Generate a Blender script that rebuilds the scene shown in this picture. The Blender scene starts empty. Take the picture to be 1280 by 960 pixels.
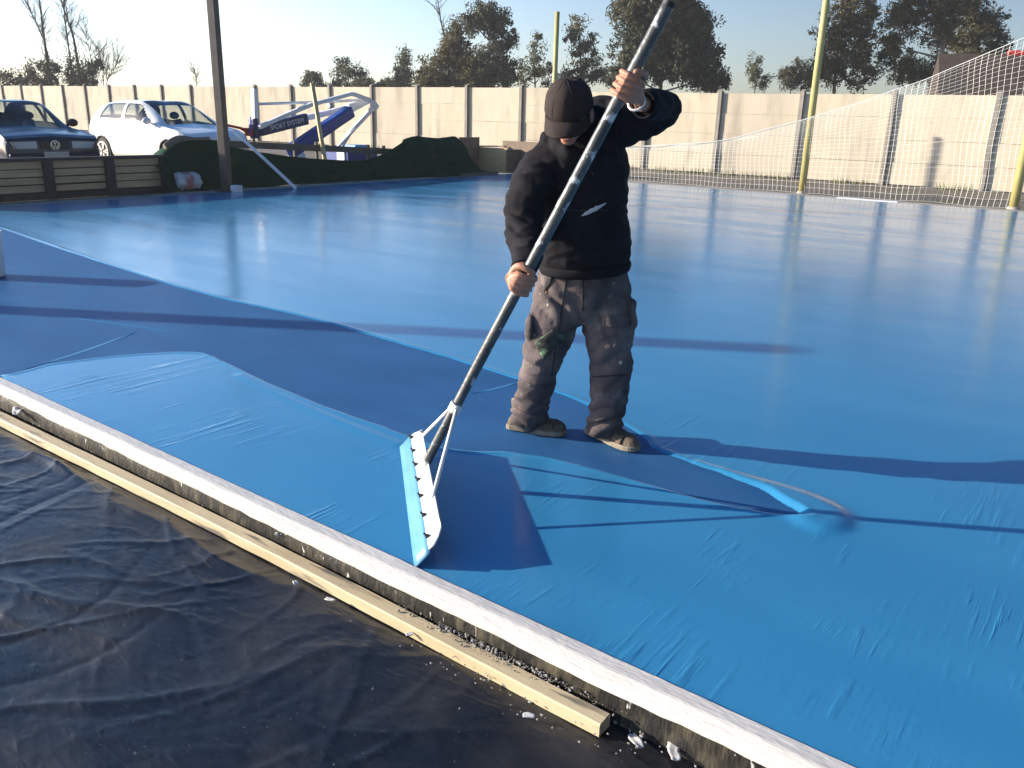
import bpy, bmesh, math, random
import numpy as np
from mathutils import Vector, Matrix, noise
random.seed(7); rng = np.random.default_rng(7)
R_ = math.radians
sc = bpy.context.scene
COL = sc.collection

# ------------------------------------------------------------------ camera
FPX, H = 1045.0, 1.5                       # focal length in pixels of a 1280 wide picture, eye height
AX = np.array([[0.80293095, 0.20180617, -0.56087089],
               [0.59555854, -0.23255723, 0.76891297],
               [0.0247368, -0.95141547, -0.30691479]])   # columns: right, down, forward in world axes
EYE = np.array([0, 0, H])
cam = bpy.data.cameras.new('camera'); camo = bpy.data.objects.new('camera', cam); COL.objects.link(camo)
cam.sensor_width = 36; cam.lens = 36*FPX/1280; cam.clip_end = 2000; cam.clip_start = 0.05
m = Matrix.Identity(4)
for i in range(3):
    m[i][0] = AX[i, 0]; m[i][1] = -AX[i, 1]; m[i][2] = -AX[i, 2]; m[i][3] = EYE[i]
camo.matrix_world = m
sc.camera = camo
FW = AX[:, 2].copy(); FW[2] = 0; FW /= np.linalg.norm(FW)
RT = np.array([FW[1], -FW[0], 0.0])

# ------------------------------------------------------------------ light
SUN_EL, SUN_AZ = R_(16.0), R_(210.5)       # the sun stands low to the left (azimuth counted from +X)
world = bpy.data.worlds.new('World'); sc.world = world; world.use_nodes = True
nt = world.node_tree; nt.nodes.clear()
sky = nt.nodes.new('ShaderNodeTexSky'); sky.sky_type = 'NISHITA'; sky.sun_disc = False
sky.sun_elevation = SUN_EL; sky.sun_rotation = R_(90) - SUN_AZ
sky.air_density = 1.0; sky.dust_density = 0.7; sky.ozone_density = 3.0; sky.altitude = 100
bg = nt.nodes.new('ShaderNodeBackground'); bg.inputs['Strength'].default_value = 0.10
wo = nt.nodes.new('ShaderNodeOutputWorld')
hs_ = nt.nodes.new('ShaderNodeHueSaturation'); hs_.inputs['Saturation'].default_value = .85
tm = nt.nodes.new('ShaderNodeMix'); tm.data_type = 'RGBA'; tm.blend_type = 'MULTIPLY'; tm.inputs[0].default_value = 1
tm.inputs[7].default_value = (1.03, .985, 1.05, 1)
tcw = nt.nodes.new('ShaderNodeTexCoord'); sx = nt.nodes.new('ShaderNodeSeparateXYZ'); nt.links.new(tcw.outputs['Generated'], sx.inputs[0])
mr1 = nt.nodes.new('ShaderNodeMapRange'); mr2 = nt.nodes.new('ShaderNodeMapRange')
for q_, (a_, b_, c_, d_) in ((mr1, (0, .60, .88, 1.35)), (mr2, (.02, .55, 1.05, .66))):
    q_.interpolation_type = 'SMOOTHSTEP'
    for k_, v_ in zip(('From Min', 'From Max', 'To Min', 'To Max'), (a_, b_, c_, d_)): q_.inputs[k_].default_value = v_
    nt.links.new(sx.outputs['Z'], q_.inputs['Value'])
nt.links.new(mr1.outputs[0], hs_.inputs['Saturation']); # hazy air scatters forward: the sky brightens towards the sun's side
dt_ = nt.nodes.new('ShaderNodeVectorMath'); dt_.operation = 'DOT_PRODUCT'; dt_.inputs[1].default_value = (math.cos(SUN_AZ)*math.cos(SUN_EL), math.sin(SUN_AZ)*math.cos(SUN_EL), math.sin(SUN_EL))
nt.links.new(tcw.outputs['Generated'], dt_.inputs[0])
mr3 = nt.nodes.new('ShaderNodeMapRange'); mr3.interpolation_type = 'SMOOTHSTEP'
for k_, v_ in zip(('From Min', 'From Max', 'To Min', 'To Max'), (-.45, .95, .60, 1.9)): mr3.inputs[k_].default_value = v_
nt.links.new(dt_.outputs['Value'], mr3.inputs['Value'])
ml_ = nt.nodes.new('ShaderNodeMath'); ml_.operation = 'MULTIPLY'; nt.links.new(mr2.outputs[0], ml_.inputs[0]); nt.links.new(mr3.outputs[0], ml_.inputs[1])
nt.links.new(ml_.outputs[0], hs_.inputs['Value'])
nt.links.new(sky.outputs[0], hs_.inputs['Color']); nt.links.new(hs_.outputs[0], tm.inputs[6])
nt.links.new(tm.outputs[2], bg.inputs[0]); nt.links.new(bg.outputs[0], wo.inputs[0])
sl = bpy.data.lights.new('sun', 'SUN'); sl.energy = 5.0; sl.angle = R_(0.5); sl.color = (1.0, 0.89, 0.74)
so = bpy.data.objects.new('sun', sl); COL.objects.link(so)
sd_ = Vector((math.cos(SUN_AZ)*math.cos(SUN_EL), math.sin(SUN_AZ)*math.cos(SUN_EL), math.sin(SUN_EL)))
so.rotation_euler = sd_.to_track_quat('Z', 'Y').to_euler(); so.location = (-20, -12, 12)
sc.view_settings.view_transform = 'Standard'; sc.view_settings.look = 'None'
sc.view_settings.gamma = 1; sc.view_settings.use_curve_mapping = False
sc.view_settings.exposure = 1.08
sc.cycles.max_bounces = 6; sc.cycles.transparent_max_bounces = 12
sc.cycles.use_denoising = True

# ------------------------------------------------------------------ points on the ground and in the air
def ray(px, py): return AX @ np.array([(px-640)/FPX, (py-480)/FPX, 1.0])
def at(px, py, D):
    d = ray(px, py); return EYE + d*(D/(d @ FW))
def atX(px, py, X):
    d = ray(px, py); return EYE + d*(X/d[0])
def atY(px, py, Y):
    d = ray(px, py); return EYE + d*(Y/d[1])
def gnd(px, py, z=0.0):
    d = ray(px, py); return EYE + d*((z-H)/d[2])
def mpp(P): return ((np.asarray(P)-EYE) @ AX[:, 2])/FPX      # metres per pixel at a point
def V(*a): return np.array(a, float)

# ------------------------------------------------------------------ materials
def mat(name, col, rough=0.6, col2=None, scale=6.0, detail=5, bump=0.0, bscale=40.0, metal=0.0, stretch=(1,1,1),
        lo=0.35, hi=0.65, spec=0.5, col3=None, scale3=2.0, lo3=0.55, hi3=0.62, rough2=None, coat=0.0, rot=(0,0,0)):
    m = bpy.data.materials.new(name); m.use_nodes = True
    n = m.node_tree; b = n.nodes['Principled BSDF']; L = n.links.new
    b.inputs['Base Color'].default_value = (*col, 1); b.inputs['Roughness'].default_value = rough
    b.inputs['Metallic'].default_value = metal; b.inputs['Specular IOR Level'].default_value = spec
    b.inputs['Coat Weight'].default_value = coat; b.inputs['Coat Roughness'].default_value = 0.06
    tc = n.nodes.new('ShaderNodeTexCoord'); mp = n.nodes.new('ShaderNodeMapping')
    mp.inputs['Scale'].default_value = stretch; mp.inputs['Rotation'].default_value = rot
    L(tc.outputs['Object'], mp.inputs['Vector'])
    def noise_(s, d=detail, r=0.55):
        t = n.nodes.new('ShaderNodeTexNoise'); t.inputs['Scale'].default_value = s
        t.inputs['Detail'].default_value = d; t.inputs['Roughness'].default_value = r
        L(mp.outputs[0], t.inputs['Vector']); return t
    def ramp(src, a, c):
        r = n.nodes.new('ShaderNodeMapRange'); r.inputs['From Min'].default_value = a; r.inputs['From Max'].default_value = c
        L(src, r.inputs['Value']); return r.outputs[0]
    out = None
    if col2 is not None:
        t = noise_(scale); f = ramp(t.outputs['Fac'], lo, hi)
        mx = n.nodes.new('ShaderNodeMix'); mx.data_type = 'RGBA'
        mx.inputs[6].default_value = (*col, 1); mx.inputs[7].default_value = (*col2, 1)
        L(f, mx.inputs[0]); out = mx.outputs[2]
        if rough2 is not None:
            r = n.nodes.new('ShaderNodeMapRange'); r.inputs['To Min'].default_value = rough; r.inputs['To Max'].default_value = rough2
            L(f, r.inputs['Value']); L(r.outputs[0], b.inputs['Roughness'])
    if col3 is not None:
        t = noise_(scale3, 3); f = ramp(t.outputs['Fac'], lo3, hi3)
        mx = n.nodes.new('ShaderNodeMix'); mx.data_type = 'RGBA'
        if out: L(out, mx.inputs[6])
        else: mx.inputs[6].default_value = (*col, 1)
        mx.inputs[7].default_value = (*col3, 1); L(f, mx.inputs[0]); out = mx.outputs[2]
    if out: L(out, b.inputs['Base Color'])
    if bump:
        t = noise_(bscale, 6); bp = n.nodes.new('ShaderNodeBump'); bp.inputs['Strength'].default_value = bump
        bp.inputs['Distance'].default_value = 0.01
        L(t.outputs['Fac'], bp.inputs['Height']); L(bp.outputs[0], b.inputs['Normal'])
    return m

M = {}
M['old_paint'] = mat('old_paint', (.020, .088, .222), .45, (.030, .115, .268), 1.4, 6, spec=.12, bump=.12, bscale=60, stretch=(1, 2.4, 1), rot=(0, 0, .6), rough2=.5)
M['concrete'] = mat('concrete', (.43, .375, .285), .9, (.485, .43, .33), 1.3, 7, bump=.3, bscale=30, col3=(.34, .30, .235), scale3=1.6, lo3=.5, hi3=.72, stretch=(1.6, 1, .45))
M['concrete_b'] = mat('concrete_weathered', (.40, .352, .272), .9, (.455, .40, .315), 1.1, 7, bump=.3, bscale=30, col3=(.30, .265, .21), scale3=1.3, lo3=.5, hi3=.7, stretch=(1.4, 1, .4))
M['concrete_c'] = mat('concrete_pale', (.455, .395, .30), .9, (.50, .44, .34), 1.6, 7, bump=.3, bscale=30, col3=(.37, .325, .25), scale3=2.2, lo3=.55, hi3=.75, stretch=(1.8, 1, .5))
M['concrete_post'] = mat('concrete_post', (.19, .172, .15), .85, (.25, .225, .195), 4, 6, bump=.3, bscale=40)
M['kerb_white'] = mat('kerb_white', (.60, .57, .525), .5, (.50, .475, .44), 9, 7, bump=.35, bscale=45, stretch=(.5, 2, 2), lo=.42, hi=.75, col3=(.40, .37, .32), scale3=5, lo3=.66, hi3=.76)
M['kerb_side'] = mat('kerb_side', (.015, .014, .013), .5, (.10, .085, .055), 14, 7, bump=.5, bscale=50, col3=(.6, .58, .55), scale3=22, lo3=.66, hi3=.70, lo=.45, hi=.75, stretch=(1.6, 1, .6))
M['timber'] = mat('timber', (.55, .455, .285), .65, (.44, .35, .21), 5, 6, bump=.15, bscale=50, stretch=(.35, 3, 3), col3=(.14, .12, .09), scale3=8, lo3=.58, hi3=.68)
M['gravel'] = mat('gravel', (.11, .092, .072), .95, (.19, .165, .13), 9, 10, bump=.8, bscale=35, col3=(.07, .075, .035), scale3=.5, lo3=.5, hi3=.75)
def plastic_material():
    m = mat('plastic_black', (.009, .0105, .014), .33, (.034, .032, .031), 2.6, 10, lo=.45, hi=.80, rough2=.55, spec=.40, col3=(.16, .155, .15), scale3=75, lo3=.70, hi3=.76)
    n = m.node_tree; L = n.links.new; b = n.nodes['Principled BSDF']; tc = n.nodes.new('ShaderNodeTexCoord'); prev = None
    for (sx, sy, rz, sc_, h, lo) in ((1, 3.0, .5, 4.0, .0050, .55), (1, 2.2, -.7, 9, .0032, .5), (1, 3.5, .9, 13, .0022, .5), (1, 1.8, -1.3, 19, .0012, .5), (1, 1.3, 1.2, 22, .0006, .3)):
        q = n.nodes.new('ShaderNodeMapping'); q.inputs['Scale'].default_value = (sx, sy, 1); q.inputs['Rotation'].default_value = (0, 0, rz)
        L(tc.outputs['Object'], q.inputs[0]); t = n.nodes.new('ShaderNodeTexNoise'); t.noise_type = 'RIDGED_MULTIFRACTAL'
        t.inputs['Scale'].default_value = sc_; t.inputs['Detail'].default_value = 3; t.inputs['Distortion'].default_value = .7
        L(q.outputs[0], t.inputs['Vector'])
        k = n.nodes.new('ShaderNodeMath'); k.operation = 'MULTIPLY'; k.inputs[1].default_value = h; L(t.outputs['Fac'], k.inputs[0])
        if prev is None: prev = k.outputs[0]
        else:
            a = n.nodes.new('ShaderNodeMath'); L(prev, a.inputs[0]); L(k.outputs[0], a.inputs[1]); prev = a.outputs[0]
    bp = n.nodes.new('ShaderNodeBump'); bp.inputs['Distance'].default_value = 1; bp.inputs['Strength'].default_value = .8
    L(prev, bp.inputs['Height']); L(bp.outputs[0], b.inputs['Normal']); return m
M['plastic_black'] = plastic_material()
M['wood_pale'] = mat('wood_pale', (.60, .42, .25), .75, (.46, .30, .17), 5, 6, bump=.2, bscale=40, stretch=(4, .3, 4))
M['wood_stick'] = mat('wood_stick', (.60, .44, .22), .6, (.5, .36, .18), 8, 4)
M['wood_dark'] = mat('wood_dark', (.022, .018, .016), .6, (.04, .03, .025), 9, 5)
M['wood_grey'] = mat('wood_grey', (.10, .085, .07), .8, (.15, .125, .10), 8, 5, stretch=(3, .4, 3))
M['wood_brown'] = mat('wood_brown', (.17, .12, .085), .8, (.23, .17, .12), 7, 5, bump=.2)
M['osb'] = mat('osb', (.52, .39, .19), .75, (.36, .25, .11), 26, 3, bump=.2, bscale=40)
M['tarp'] = mat('tarp', (.004, .030, .013), .85, (.008, .042, .020), 12, 5, bump=.3, bscale=90, spec=.1)
M['steel_dark'] = mat('steel_dark', (.045, .04, .036), .45, (.07, .06, .05), 8, 4, metal=.3)
M['white_metal'] = mat('white_metal', (.78, .79, .82), .4, (.70, .71, .74), 6, 4)
M['blue_pad'] = mat('blue_pad', (.012, .045, .24), .4, (.018, .06, .28), 6, 4)
M['sky_pad'] = mat('sky_pad', (.12, .33, .62), .4, (.15, .38, .66), 6, 4)
M['navy_pad'] = mat('navy_pad', (.010, .022, .10), .45, (.014, .03, .13), 6, 4)
M['red_paint'] = mat('red_paint', (.50, .035, .02), .5, (.42, .03, .02), 8, 4)
M['yellow_paint'] = mat('yellow_paint', (.43, .375, .14), .55, (.33, .285, .105), 7, 6, bump=.15, bscale=30, stretch=(1, 1, .3))
M['net'] = mat('net', (.82, .80, .74), .7)
M['green_leaf'] = mat('green_leaf', (.095, .092, .045), .6, (.145, .125, .058), .9, 3, spec=.3)
M['green_dark'] = mat('green_dark', (.060, .068, .042), .6, (.105, .102, .058), .7, 3, spec=.3)
M['green_pale'] = mat('green_pale', (.085, .095, .055), .6, (.12, .12, .065), .8, 3, spec=.3)
M['leaf_rust'] = mat('leaf_rust', (.17, .12, .05), .6, (.085, .088, .04), .7, 3, spec=.3)
for k_ in ('green_leaf', 'green_dark', 'green_pale', 'leaf_rust'):
    n_ = M[k_].node_tree; b_ = n_.nodes['Principled BSDF']; tr_ = n_.nodes.new('ShaderNodeBsdfTranslucent'); mx_ = n_.nodes.new('ShaderNodeMixShader')
    n_.links.new(b_.inputs['Base Color'].links[0].from_socket, tr_.inputs[0]); mx_.inputs[0].default_value = .35
    n_.links.new(b_.outputs[0], mx_.inputs[1]); n_.links.new(tr_.outputs[0], mx_.inputs[2]); n_.links.new(mx_.outputs[0], n_.nodes['Material Output'].inputs[0])
M['bark'] = mat('bark', (.09, .072, .055), .85, (.14, .115, .09), 5, 5)
M['bark_pale'] = mat('bark_pale', (.36, .29, .21), .8, (.22, .17, .12), 2.5, 5, stretch=(1, 1, .4))
M['bark_dark'] = mat('bark_dark', (.045, .037, .03), .85, (.07, .055, .045), 5, 4)
M['grass'] = mat('grass', (.10, .13, .03), .8, (.16, .15, .05), 6, 3)
M['roof_brown'] = mat('roof_brown', (.040, .026, .018), .85, (.06, .04, .03), 3, 5, bump=.3, bscale=12)
M['wall_house'] = mat('wall_house', (.10, .075, .055), .85, (.36, .29, .23), 3, 4)
M['skin'] = mat('skin', (.36, .175, .11), .5, (.43, .215, .14), 14, 4, bump=.15, bscale=120, spec=.4)
M['hoodie'] = mat('hoodie', (.0085, .0085, .011), .88, (.013, .0125, .016), 22, 6, bump=.22, bscale=200, spec=.18, col3=(.13, .14, .17), scale3=26, lo3=.735, hi3=.78)
M['cap'] = mat('cap', (.030, .022, .020), .85, (.042, .031, .028), 18, 5, bump=.4, bscale=300, spec=.2)
M['shoe'] = mat('shoe', (.15, .105, .068), .8, (.085, .06, .042), 16, 6, bump=.4, bscale=80, col3=(.34, .30, .24), scale3=24, lo3=.6, hi3=.72)
M['sole'] = mat('sole', (.27, .23, .165), .75, (.17, .145, .11), 18, 4)
M['black'] = mat('black', (.012, .012, .012), .5)
M['lace'] = mat('lace', (.09, .075, .055), .8)
M['bracelet'] = mat('bracelet', (.75, .74, .72), .35, metal=.7)
M['eye'] = mat('eye', (.6, .57, .53), .2)
M['lip'] = mat('lip', (.36, .15, .11), .5)
M['pole_metal'] = mat('pole_metal', (.055, .06, .062), .42, (.12, .125, .125), 9, 7, bump=.25, bscale=60, metal=.25, stretch=(1, 1, 1), col3=(.62, .64, .66), scale3=13, lo3=.58, hi3=.66)
M['blade_white'] = mat('blade_white', (.80, .78, .74), .5, (.62, .60, .56), 8, 6, bump=.15, bscale=60, col3=(.22, .19, .16), scale3=9, lo3=.66, hi3=.72)
M['blade_blue'] = mat('blade_blue', (.065, .215, .37), .4, (.10, .28, .45), 7, 5, stretch=(1, 1, 1))
M['bolt'] = mat('bolt', (.03, .03, .032), .4, metal=.6)
M['scrap'] = mat('scrap', (.62, .60, .56), .5, (.35, .35, .35), 30, 4)
M['crumb'] = mat('crumb', (.13, .115, .10), .95, (.34, .325, .30), 60, 4)
M['bucket'] = mat('bucket', (.78, .78, .77), .4, (.70, .71, .72), 6, 4)
M['car_white'] = mat('car_white', (.80, .79, .77), .28, spec=.5, coat=.6)
M['car_blue'] = mat('car_blue', (.006, .010, .032), .3, spec=.4, coat=.3)
M['car_in'] = mat('car_in', (.012, .012, .013), .8)
M['tyre'] = mat('tyre', (.013, .013, .013), .8)
M['rim'] = mat('rim', (.62, .62, .63), .3, metal=.6)
M['lamp'] = mat('lamp', (.40, .42, .43), .12, spec=.7)
M['plate'] = mat('plate', (.42, .42, .40), .4)
M['chrome'] = mat('chrome', (.6, .6, .6), .2, metal=.9)
M['bag'] = mat('bag', (.62, .60, .60), .5, (.5, .46, .46), 9, 5, bump=.4, bscale=20)
M['bag_red'] = mat('bag_red', (.42, .06, .06), .5, (.55, .4, .4), 9, 5)
M['stone_strip'] = mat('stone_strip', (.25, .225, .19), .9, (.33, .30, .26), 3, 6, bump=.3)
M['white_block'] = mat('white_block', (.72, .72, .72), .7, (.6, .6, .6), 8, 4)

def pants_material():
    m = mat('trousers', (.062, .052, .053), .9, (.165, .132, .128), 5, 7, bump=.5, bscale=150, col3=(.26, .225, .19), scale3=9, lo3=.56, hi3=.74, spec=.15)
    n = m.node_tree; L = n.links.new; b = n.nodes['Principled BSDF']
    src = b.inputs['Base Color'].links[0].from_socket
    tc = n.nodes.new('ShaderNodeTexCoord'); prev = src
    for s, lo, c in ((17, .71, (.08, .22, .36, 1)), (21, .735, (.42, .16, .07, 1)), (19, .745, (.10, .30, .16, 1)), (28, .71, (.45, .43, .40, 1))):
        t = n.nodes.new('ShaderNodeTexNoise'); t.inputs['Scale'].default_value = s; t.inputs['Detail'].default_value = 3
        ma = n.nodes.new('ShaderNodeMapping'); ma.inputs['Location'].default_value = (s, 2*s, 0)
        L(tc.outputs['Object'], ma.inputs[0]); L(ma.outputs[0], t.inputs['Vector'])
        r = n.nodes.new('ShaderNodeMapRange'); r.inputs['From Min'].default_value = lo; r.inputs['From Max'].default_value = lo+.04
        L(t.outputs['Fac'], r.inputs['Value'])
        mx = n.nodes.new('ShaderNodeMix'); mx.data_type = 'RGBA'; L(prev, mx.inputs[6]); mx.inputs[7].default_value = c
        L(r.outputs[0], mx.inputs[0]); prev = mx.outputs[2]
    L(prev, b.inputs['Base Color'])
    return m
M['trousers'] = pants_material()

def wet_material():
    m = bpy.data.materials.new('wet_paint'); m.use_nodes = True
    n = m.node_tree; b = n.nodes['Principled BSDF']; L = n.links.new
    tc = n.nodes.new('ShaderNodeTexCoord')
    def mapping(s, rz=0):
        q = n.nodes.new('ShaderNodeMapping'); q.inputs['Scale'].default_value = s; q.inputs['Rotation'].default_value = (0, 0, rz)
        L(tc.outputs['Object'], q.inputs[0]); return q.outputs[0]
    def nz(v, s, d=4, r=.5):
        t = n.nodes.new('ShaderNodeTexNoise'); t.inputs['Scale'].default_value = s; t.inputs['Detail'].default_value = d
        t.inputs['Roughness'].default_value = r; L(v, t.inputs['Vector']); return t.outputs['Fac']
    def mr(v, a, c, d=0., e=1.):
        t = n.nodes.new('ShaderNodeMapRange'); t.interpolation_type = 'SMOOTHSTEP'
        for k, x in zip(('From Min', 'From Max', 'To Min', 'To Max'), (a, c, d, e)): t.inputs[k].default_value = x
        L(v, t.inputs['Value']); return t.outputs[0]
    def mul(a, c):
        t = n.nodes.new('ShaderNodeMath'); t.operation = 'MULTIPLY'; L(a, t.inputs[0])
        if isinstance(c, (int, float)): t.inputs[1].default_value = c
        else: L(c, t.inputs[1])
        return t.outputs[0]
    def add(a, c):
        t = n.nodes.new('ShaderNodeMath'); t.operation = 'ADD'; L(a, t.inputs[0]); L(c, t.inputs[1]); return t.outputs[0]
    # colour: one blue, with very faint roller streaks
    mx = n.nodes.new('ShaderNodeMix'); mx.data_type = 'RGBA'
    mx.inputs[6].default_value = (.028, .196, .388, 1); mx.inputs[7].default_value = (.036, .220, .415, 1)
    L(mr(nz(mapping((.5, 1.6, 1)), 1.2, 5), .3, .7), mx.inputs[0]); L(mx.outputs[2], b.inputs['Base Color'])
    # gloss: wet film with drier streaks lying along the court
    streak = mr(nz(mapping((.30, 1.5, 1), .10), .9, 7, .62), .40, .64)
    b.inputs['Roughness'].default_value = .55; b.inputs['Specular IOR Level'].default_value = .08
    b.inputs['Coat Weight'].default_value = 1.0; b.inputs['Coat IOR'].default_value = 1.5
    L(mr(streak, 0, 1, .16, .215), b.inputs['Coat Roughness'])
    # shape: slow swells + squeegee ripples fanning in patches
    swell = mul(nz(mapping((.5, 1.1, 1)), 1.6, 3), .004)
    sp_ = n.nodes.new('ShaderNodeSeparateXYZ'); L(tc.outputs['Object'], sp_.inputs[0])
    near = mr(sp_.outputs['Y'], 4.6, 3.2)
    s1 = mr(nz(mapping((24, 1.6, 1), R_(-60)), 1.0, 3), .46, .76); s2 = mr(nz(mapping((46, 4.4, 1), R_(-34)), 1.0, 3), .48, .78)
    k1 = mr(nz(mapping((1, 1, 1)), 1.9, 3), .50, .68); k2 = mr(nz(mapping((1.3, 1.3, 1), .9), 1.5, 3), .52, .70)
    rip = mul(mul(add(mul(s1, k1), mul(s2, k2)), near), .0021)
    fine = mul(nz(mapping((1, 1, 1)), 40, 3), .0006)
    bp = n.nodes.new('ShaderNodeBump'); bp.inputs['Strength'].default_value = 1; bp.inputs['Distance'].default_value = 1.0
    L(add(add(swell, rip), fine), bp.inputs['Height']); L(bp.outputs[0], b.inputs['Normal']); L(bp.outputs[0], b.inputs['Coat Normal'])
    return m
M['wet_paint'] = wet_material()

def glass_material():
    m = bpy.data.materials.new('car_glass'); m.use_nodes = True; n = m.node_tree; L = n.links.new
    n.nodes.remove(n.nodes['Principled BSDF']); out = n.nodes['Material Output']
    t = n.nodes.new('ShaderNodeBsdfTransparent'); t.inputs[0].default_value = (.80, .86, .84, 1)
    g = n.nodes.new('ShaderNodeBsdfGlossy'); g.inputs['Roughness'].default_value = .03
    f = n.nodes.new('ShaderNodeLayerWeight'); f.inputs['Blend'].default_value = .5
    p = n.nodes.new('ShaderNodeMath'); p.operation = 'POWER'; p.inputs[1].default_value = 4.0; L(f.outputs['Facing'], p.inputs[0])
    k = n.nodes.new('ShaderNodeMath'); k.operation = 'MULTIPLY_ADD'; k.inputs[1].default_value = .8; k.inputs[2].default_value = .05; L(p.outputs[0], k.inputs[0])
    x = n.nodes.new('ShaderNodeMixShader'); L(k.outputs[0], x.inputs[0]); L(t.outputs[0], x.inputs[1]); L(g.outputs[0], x.inputs[2])
    L(x.outputs[0], out.inputs[0]); return m
M['glass'] = glass_material()

# ------------------------------------------------------------------ mesh helpers
class MB:
    def __init__(s): s.v = []; s.f = []
    def add(s, vs, fs):
        o = len(s.v); s.v += [tuple(map(float, p)) for p in vs]; s.f += [tuple(i+o for i in f) for f in fs]; return s
    def box(s, c, size, rz=0, mtx=None):
        x, y, z = [q/2 for q in size]; vs = [(i*x, j*y, k*z) for i in (-1, 1) for j in (-1, 1) for k in (-1, 1)]
        ca, sa = math.cos(rz), math.sin(rz)
        if mtx is None: vs = [(c[0]+a*ca-b*sa, c[1]+a*sa+b*ca, c[2]+d) for a, b, d in vs]
        else: vs = [tuple(np.asarray(c)+a*np.asarray(mtx[0])+b*np.asarray(mtx[1])+d*np.asarray(mtx[2])) for a, b, d in vs]
        return s.add(vs, [(0, 1, 3, 2), (4, 6, 7, 5), (0, 4, 5, 1), (2, 3, 7, 6), (0, 2, 6, 4), (1, 5, 7, 3)])
    def bar(s, a, b, w, h, up=(0, 0, 1)):
        a, b = np.asarray(a, float), np.asarray(b, float); d = b-a; L = np.linalg.norm(d); d /= L
        x = np.cross(d, up)
        if np.linalg.norm(x) < 1e-4: x = np.cross(d, (1, 0, 0))
        x /= np.linalg.norm(x); y = np.cross(x, d)
        return s.box((a+b)/2, (w, L, h), mtx=(x, d, y))
    def tube(s, pts, rad, n=12, side=None, ry=None, cap=True):
        pts = [np.asarray(p, float) for p in pts]; k = len(pts)
        if np.isscalar(rad): rad = [rad]*k
        if ry is None: ry = rad
        elif np.isscalar(ry): ry = [ry]*k
        vs = []; prev = np.array(side, float) if side is not None else None
        for i in range(k):
            t = pts[min(i+1, k-1)]-pts[max(i-1, 0)]; t /= max(np.linalg.norm(t), 1e-9)
            if prev is None:
                prev = np.cross(t, (0, 0, 1.)); 
                if np.linalg.norm(prev) < .05: prev = np.cross(t, (1., 0, 0))
            x = prev - t*(prev @ t); x /= max(np.linalg.norm(x), 1e-9)
            if side is None: prev = x
            y = np.cross(t, x)
            for j in range(n):
                a = 2*math.pi*j/n; vs.append(pts[i]+x*rad[i]*math.cos(a)+y*ry[i]*math.sin(a))
        fs = [(i*n+j, i*n+(j+1) % n, (i+1)*n+(j+1) % n, (i+1)*n+j) for i in range(k-1) for j in range(n)]
        if cap: fs += [tuple(range(n-1, -1, -1)), tuple((k-1)*n+j for j in range(n))]
        return s.add(vs, fs)
    def ell(s, c, r, n=16, m=10, fr=None):
        c = np.asarray(c, float)
        if fr is None: fr = np.eye(3)
        fr = [np.asarray(q, float) for q in fr]
        if np.isscalar(r): r = (r, r, r)
        vs = [c-fr[2]*r[2]]
        for i in range(1, m):
            th = math.pi*i/m
            for j in range(n):
                a = 2*math.pi*j/n
                vs.append(c+fr[0]*r[0]*math.sin(th)*math.cos(a)+fr[1]*r[1]*math.sin(th)*math.sin(a)-fr[2]*r[2]*math.cos(th))
        vs.append(c+fr[2]*r[2]); e = len(vs)-1
        fs = [(0, 1+(j+1) % n, 1+j) for j in range(n)]
        fs += [(1+i*n+j, 1+i*n+(j+1) % n, 1+(i+1)*n+(j+1) % n, 1+(i+1)*n+j) for i in range(m-2) for j in range(n)]
        fs += [(e, 1+(m-2)*n+j, 1+(m-2)*n+(j+1) % n) for j in range(n)]
        return s.add(vs, fs)
    def grid(s, P):                      # P: array (nu, nv, 3)
        nu, nv = P.shape[:2]
        return s.add(P.reshape(-1, 3), [(i*nv+j, i*nv+j+1, (i+1)*nv+j+1, (i+1)*nv+j) for i in range(nu-1) for j in range(nv-1)])
    def prism(s, poly, off):             # poly: 3d points, extruded by off
        n = len(poly); off = np.asarray(off, float); a = [np.asarray(p, float) for p in poly]
        return s.add(a+[p+off for p in a], [tuple(range(n-1, -1, -1)), tuple(range(n, 2*n))]+[(i, (i+1) % n, n+(i+1) % n, n+i) for i in range(n)])
    def build(s, name, material, parent=None, smooth=False, local=False, origin=None, bevel=0, solid=0):
        me = bpy.data.meshes.new(name)
        if parent is not None: org = np.array(root_of(parent)['_o'])
        else:
            a = np.array(s.v); org = np.array(origin) if origin is not None else np.array([(a[:, 0].min()+a[:, 0].max())/2, (a[:, 1].min()+a[:, 1].max())/2, a[:, 2].min()])
        if local: org = np.zeros(3)
        me.from_pydata([tuple(np.array(p)-org) for p in s.v], [], s.f); me.update()
        bm = bmesh.new(); bm.from_mesh(me); bmesh.ops.recalc_face_normals(bm, faces=bm.faces); bm.to_mesh(me); bm.free()
        if smooth:
            for p in me.polygons: p.use_smooth = True
        me.materials.append(material)
        o = bpy.data.objects.new(name, me); COL.objects.link(o)
        if parent is not None: o.parent = parent
        else: o.location = org; o['_o'] = tuple(map(float, org))
        if solid:
            q = o.modifiers.new('solid', 'SOLIDIFY'); q.thickness = solid; q.offset = 0
        if bevel:
            q = o.modifiers.new('bevel', 'BEVEL'); q.width = bevel; q.segments = 2; q.limit_method = 'ANGLE'
        return o
def root_of(o):
    while o.parent is not None: o = o.parent
    return o
def thing(name, label, cat, loc, rz=0, group=None):
    o = bpy.data.objects.new(name, None); COL.objects.link(o); o.empty_display_size = .1
    o.location = tuple(map(float, loc)); o.rotation_euler = (0, 0, rz); o['_o'] = tuple(map(float, loc))
    o['label'] = label; o['category'] = cat
    if group: o['group'] = group
    return o
def tag(o, label, cat, group=None, kind=None):
    o['label'] = label; o['category'] = cat
    if group: o['group'] = group
    if kind: o['kind'] = kind
    return o
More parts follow.
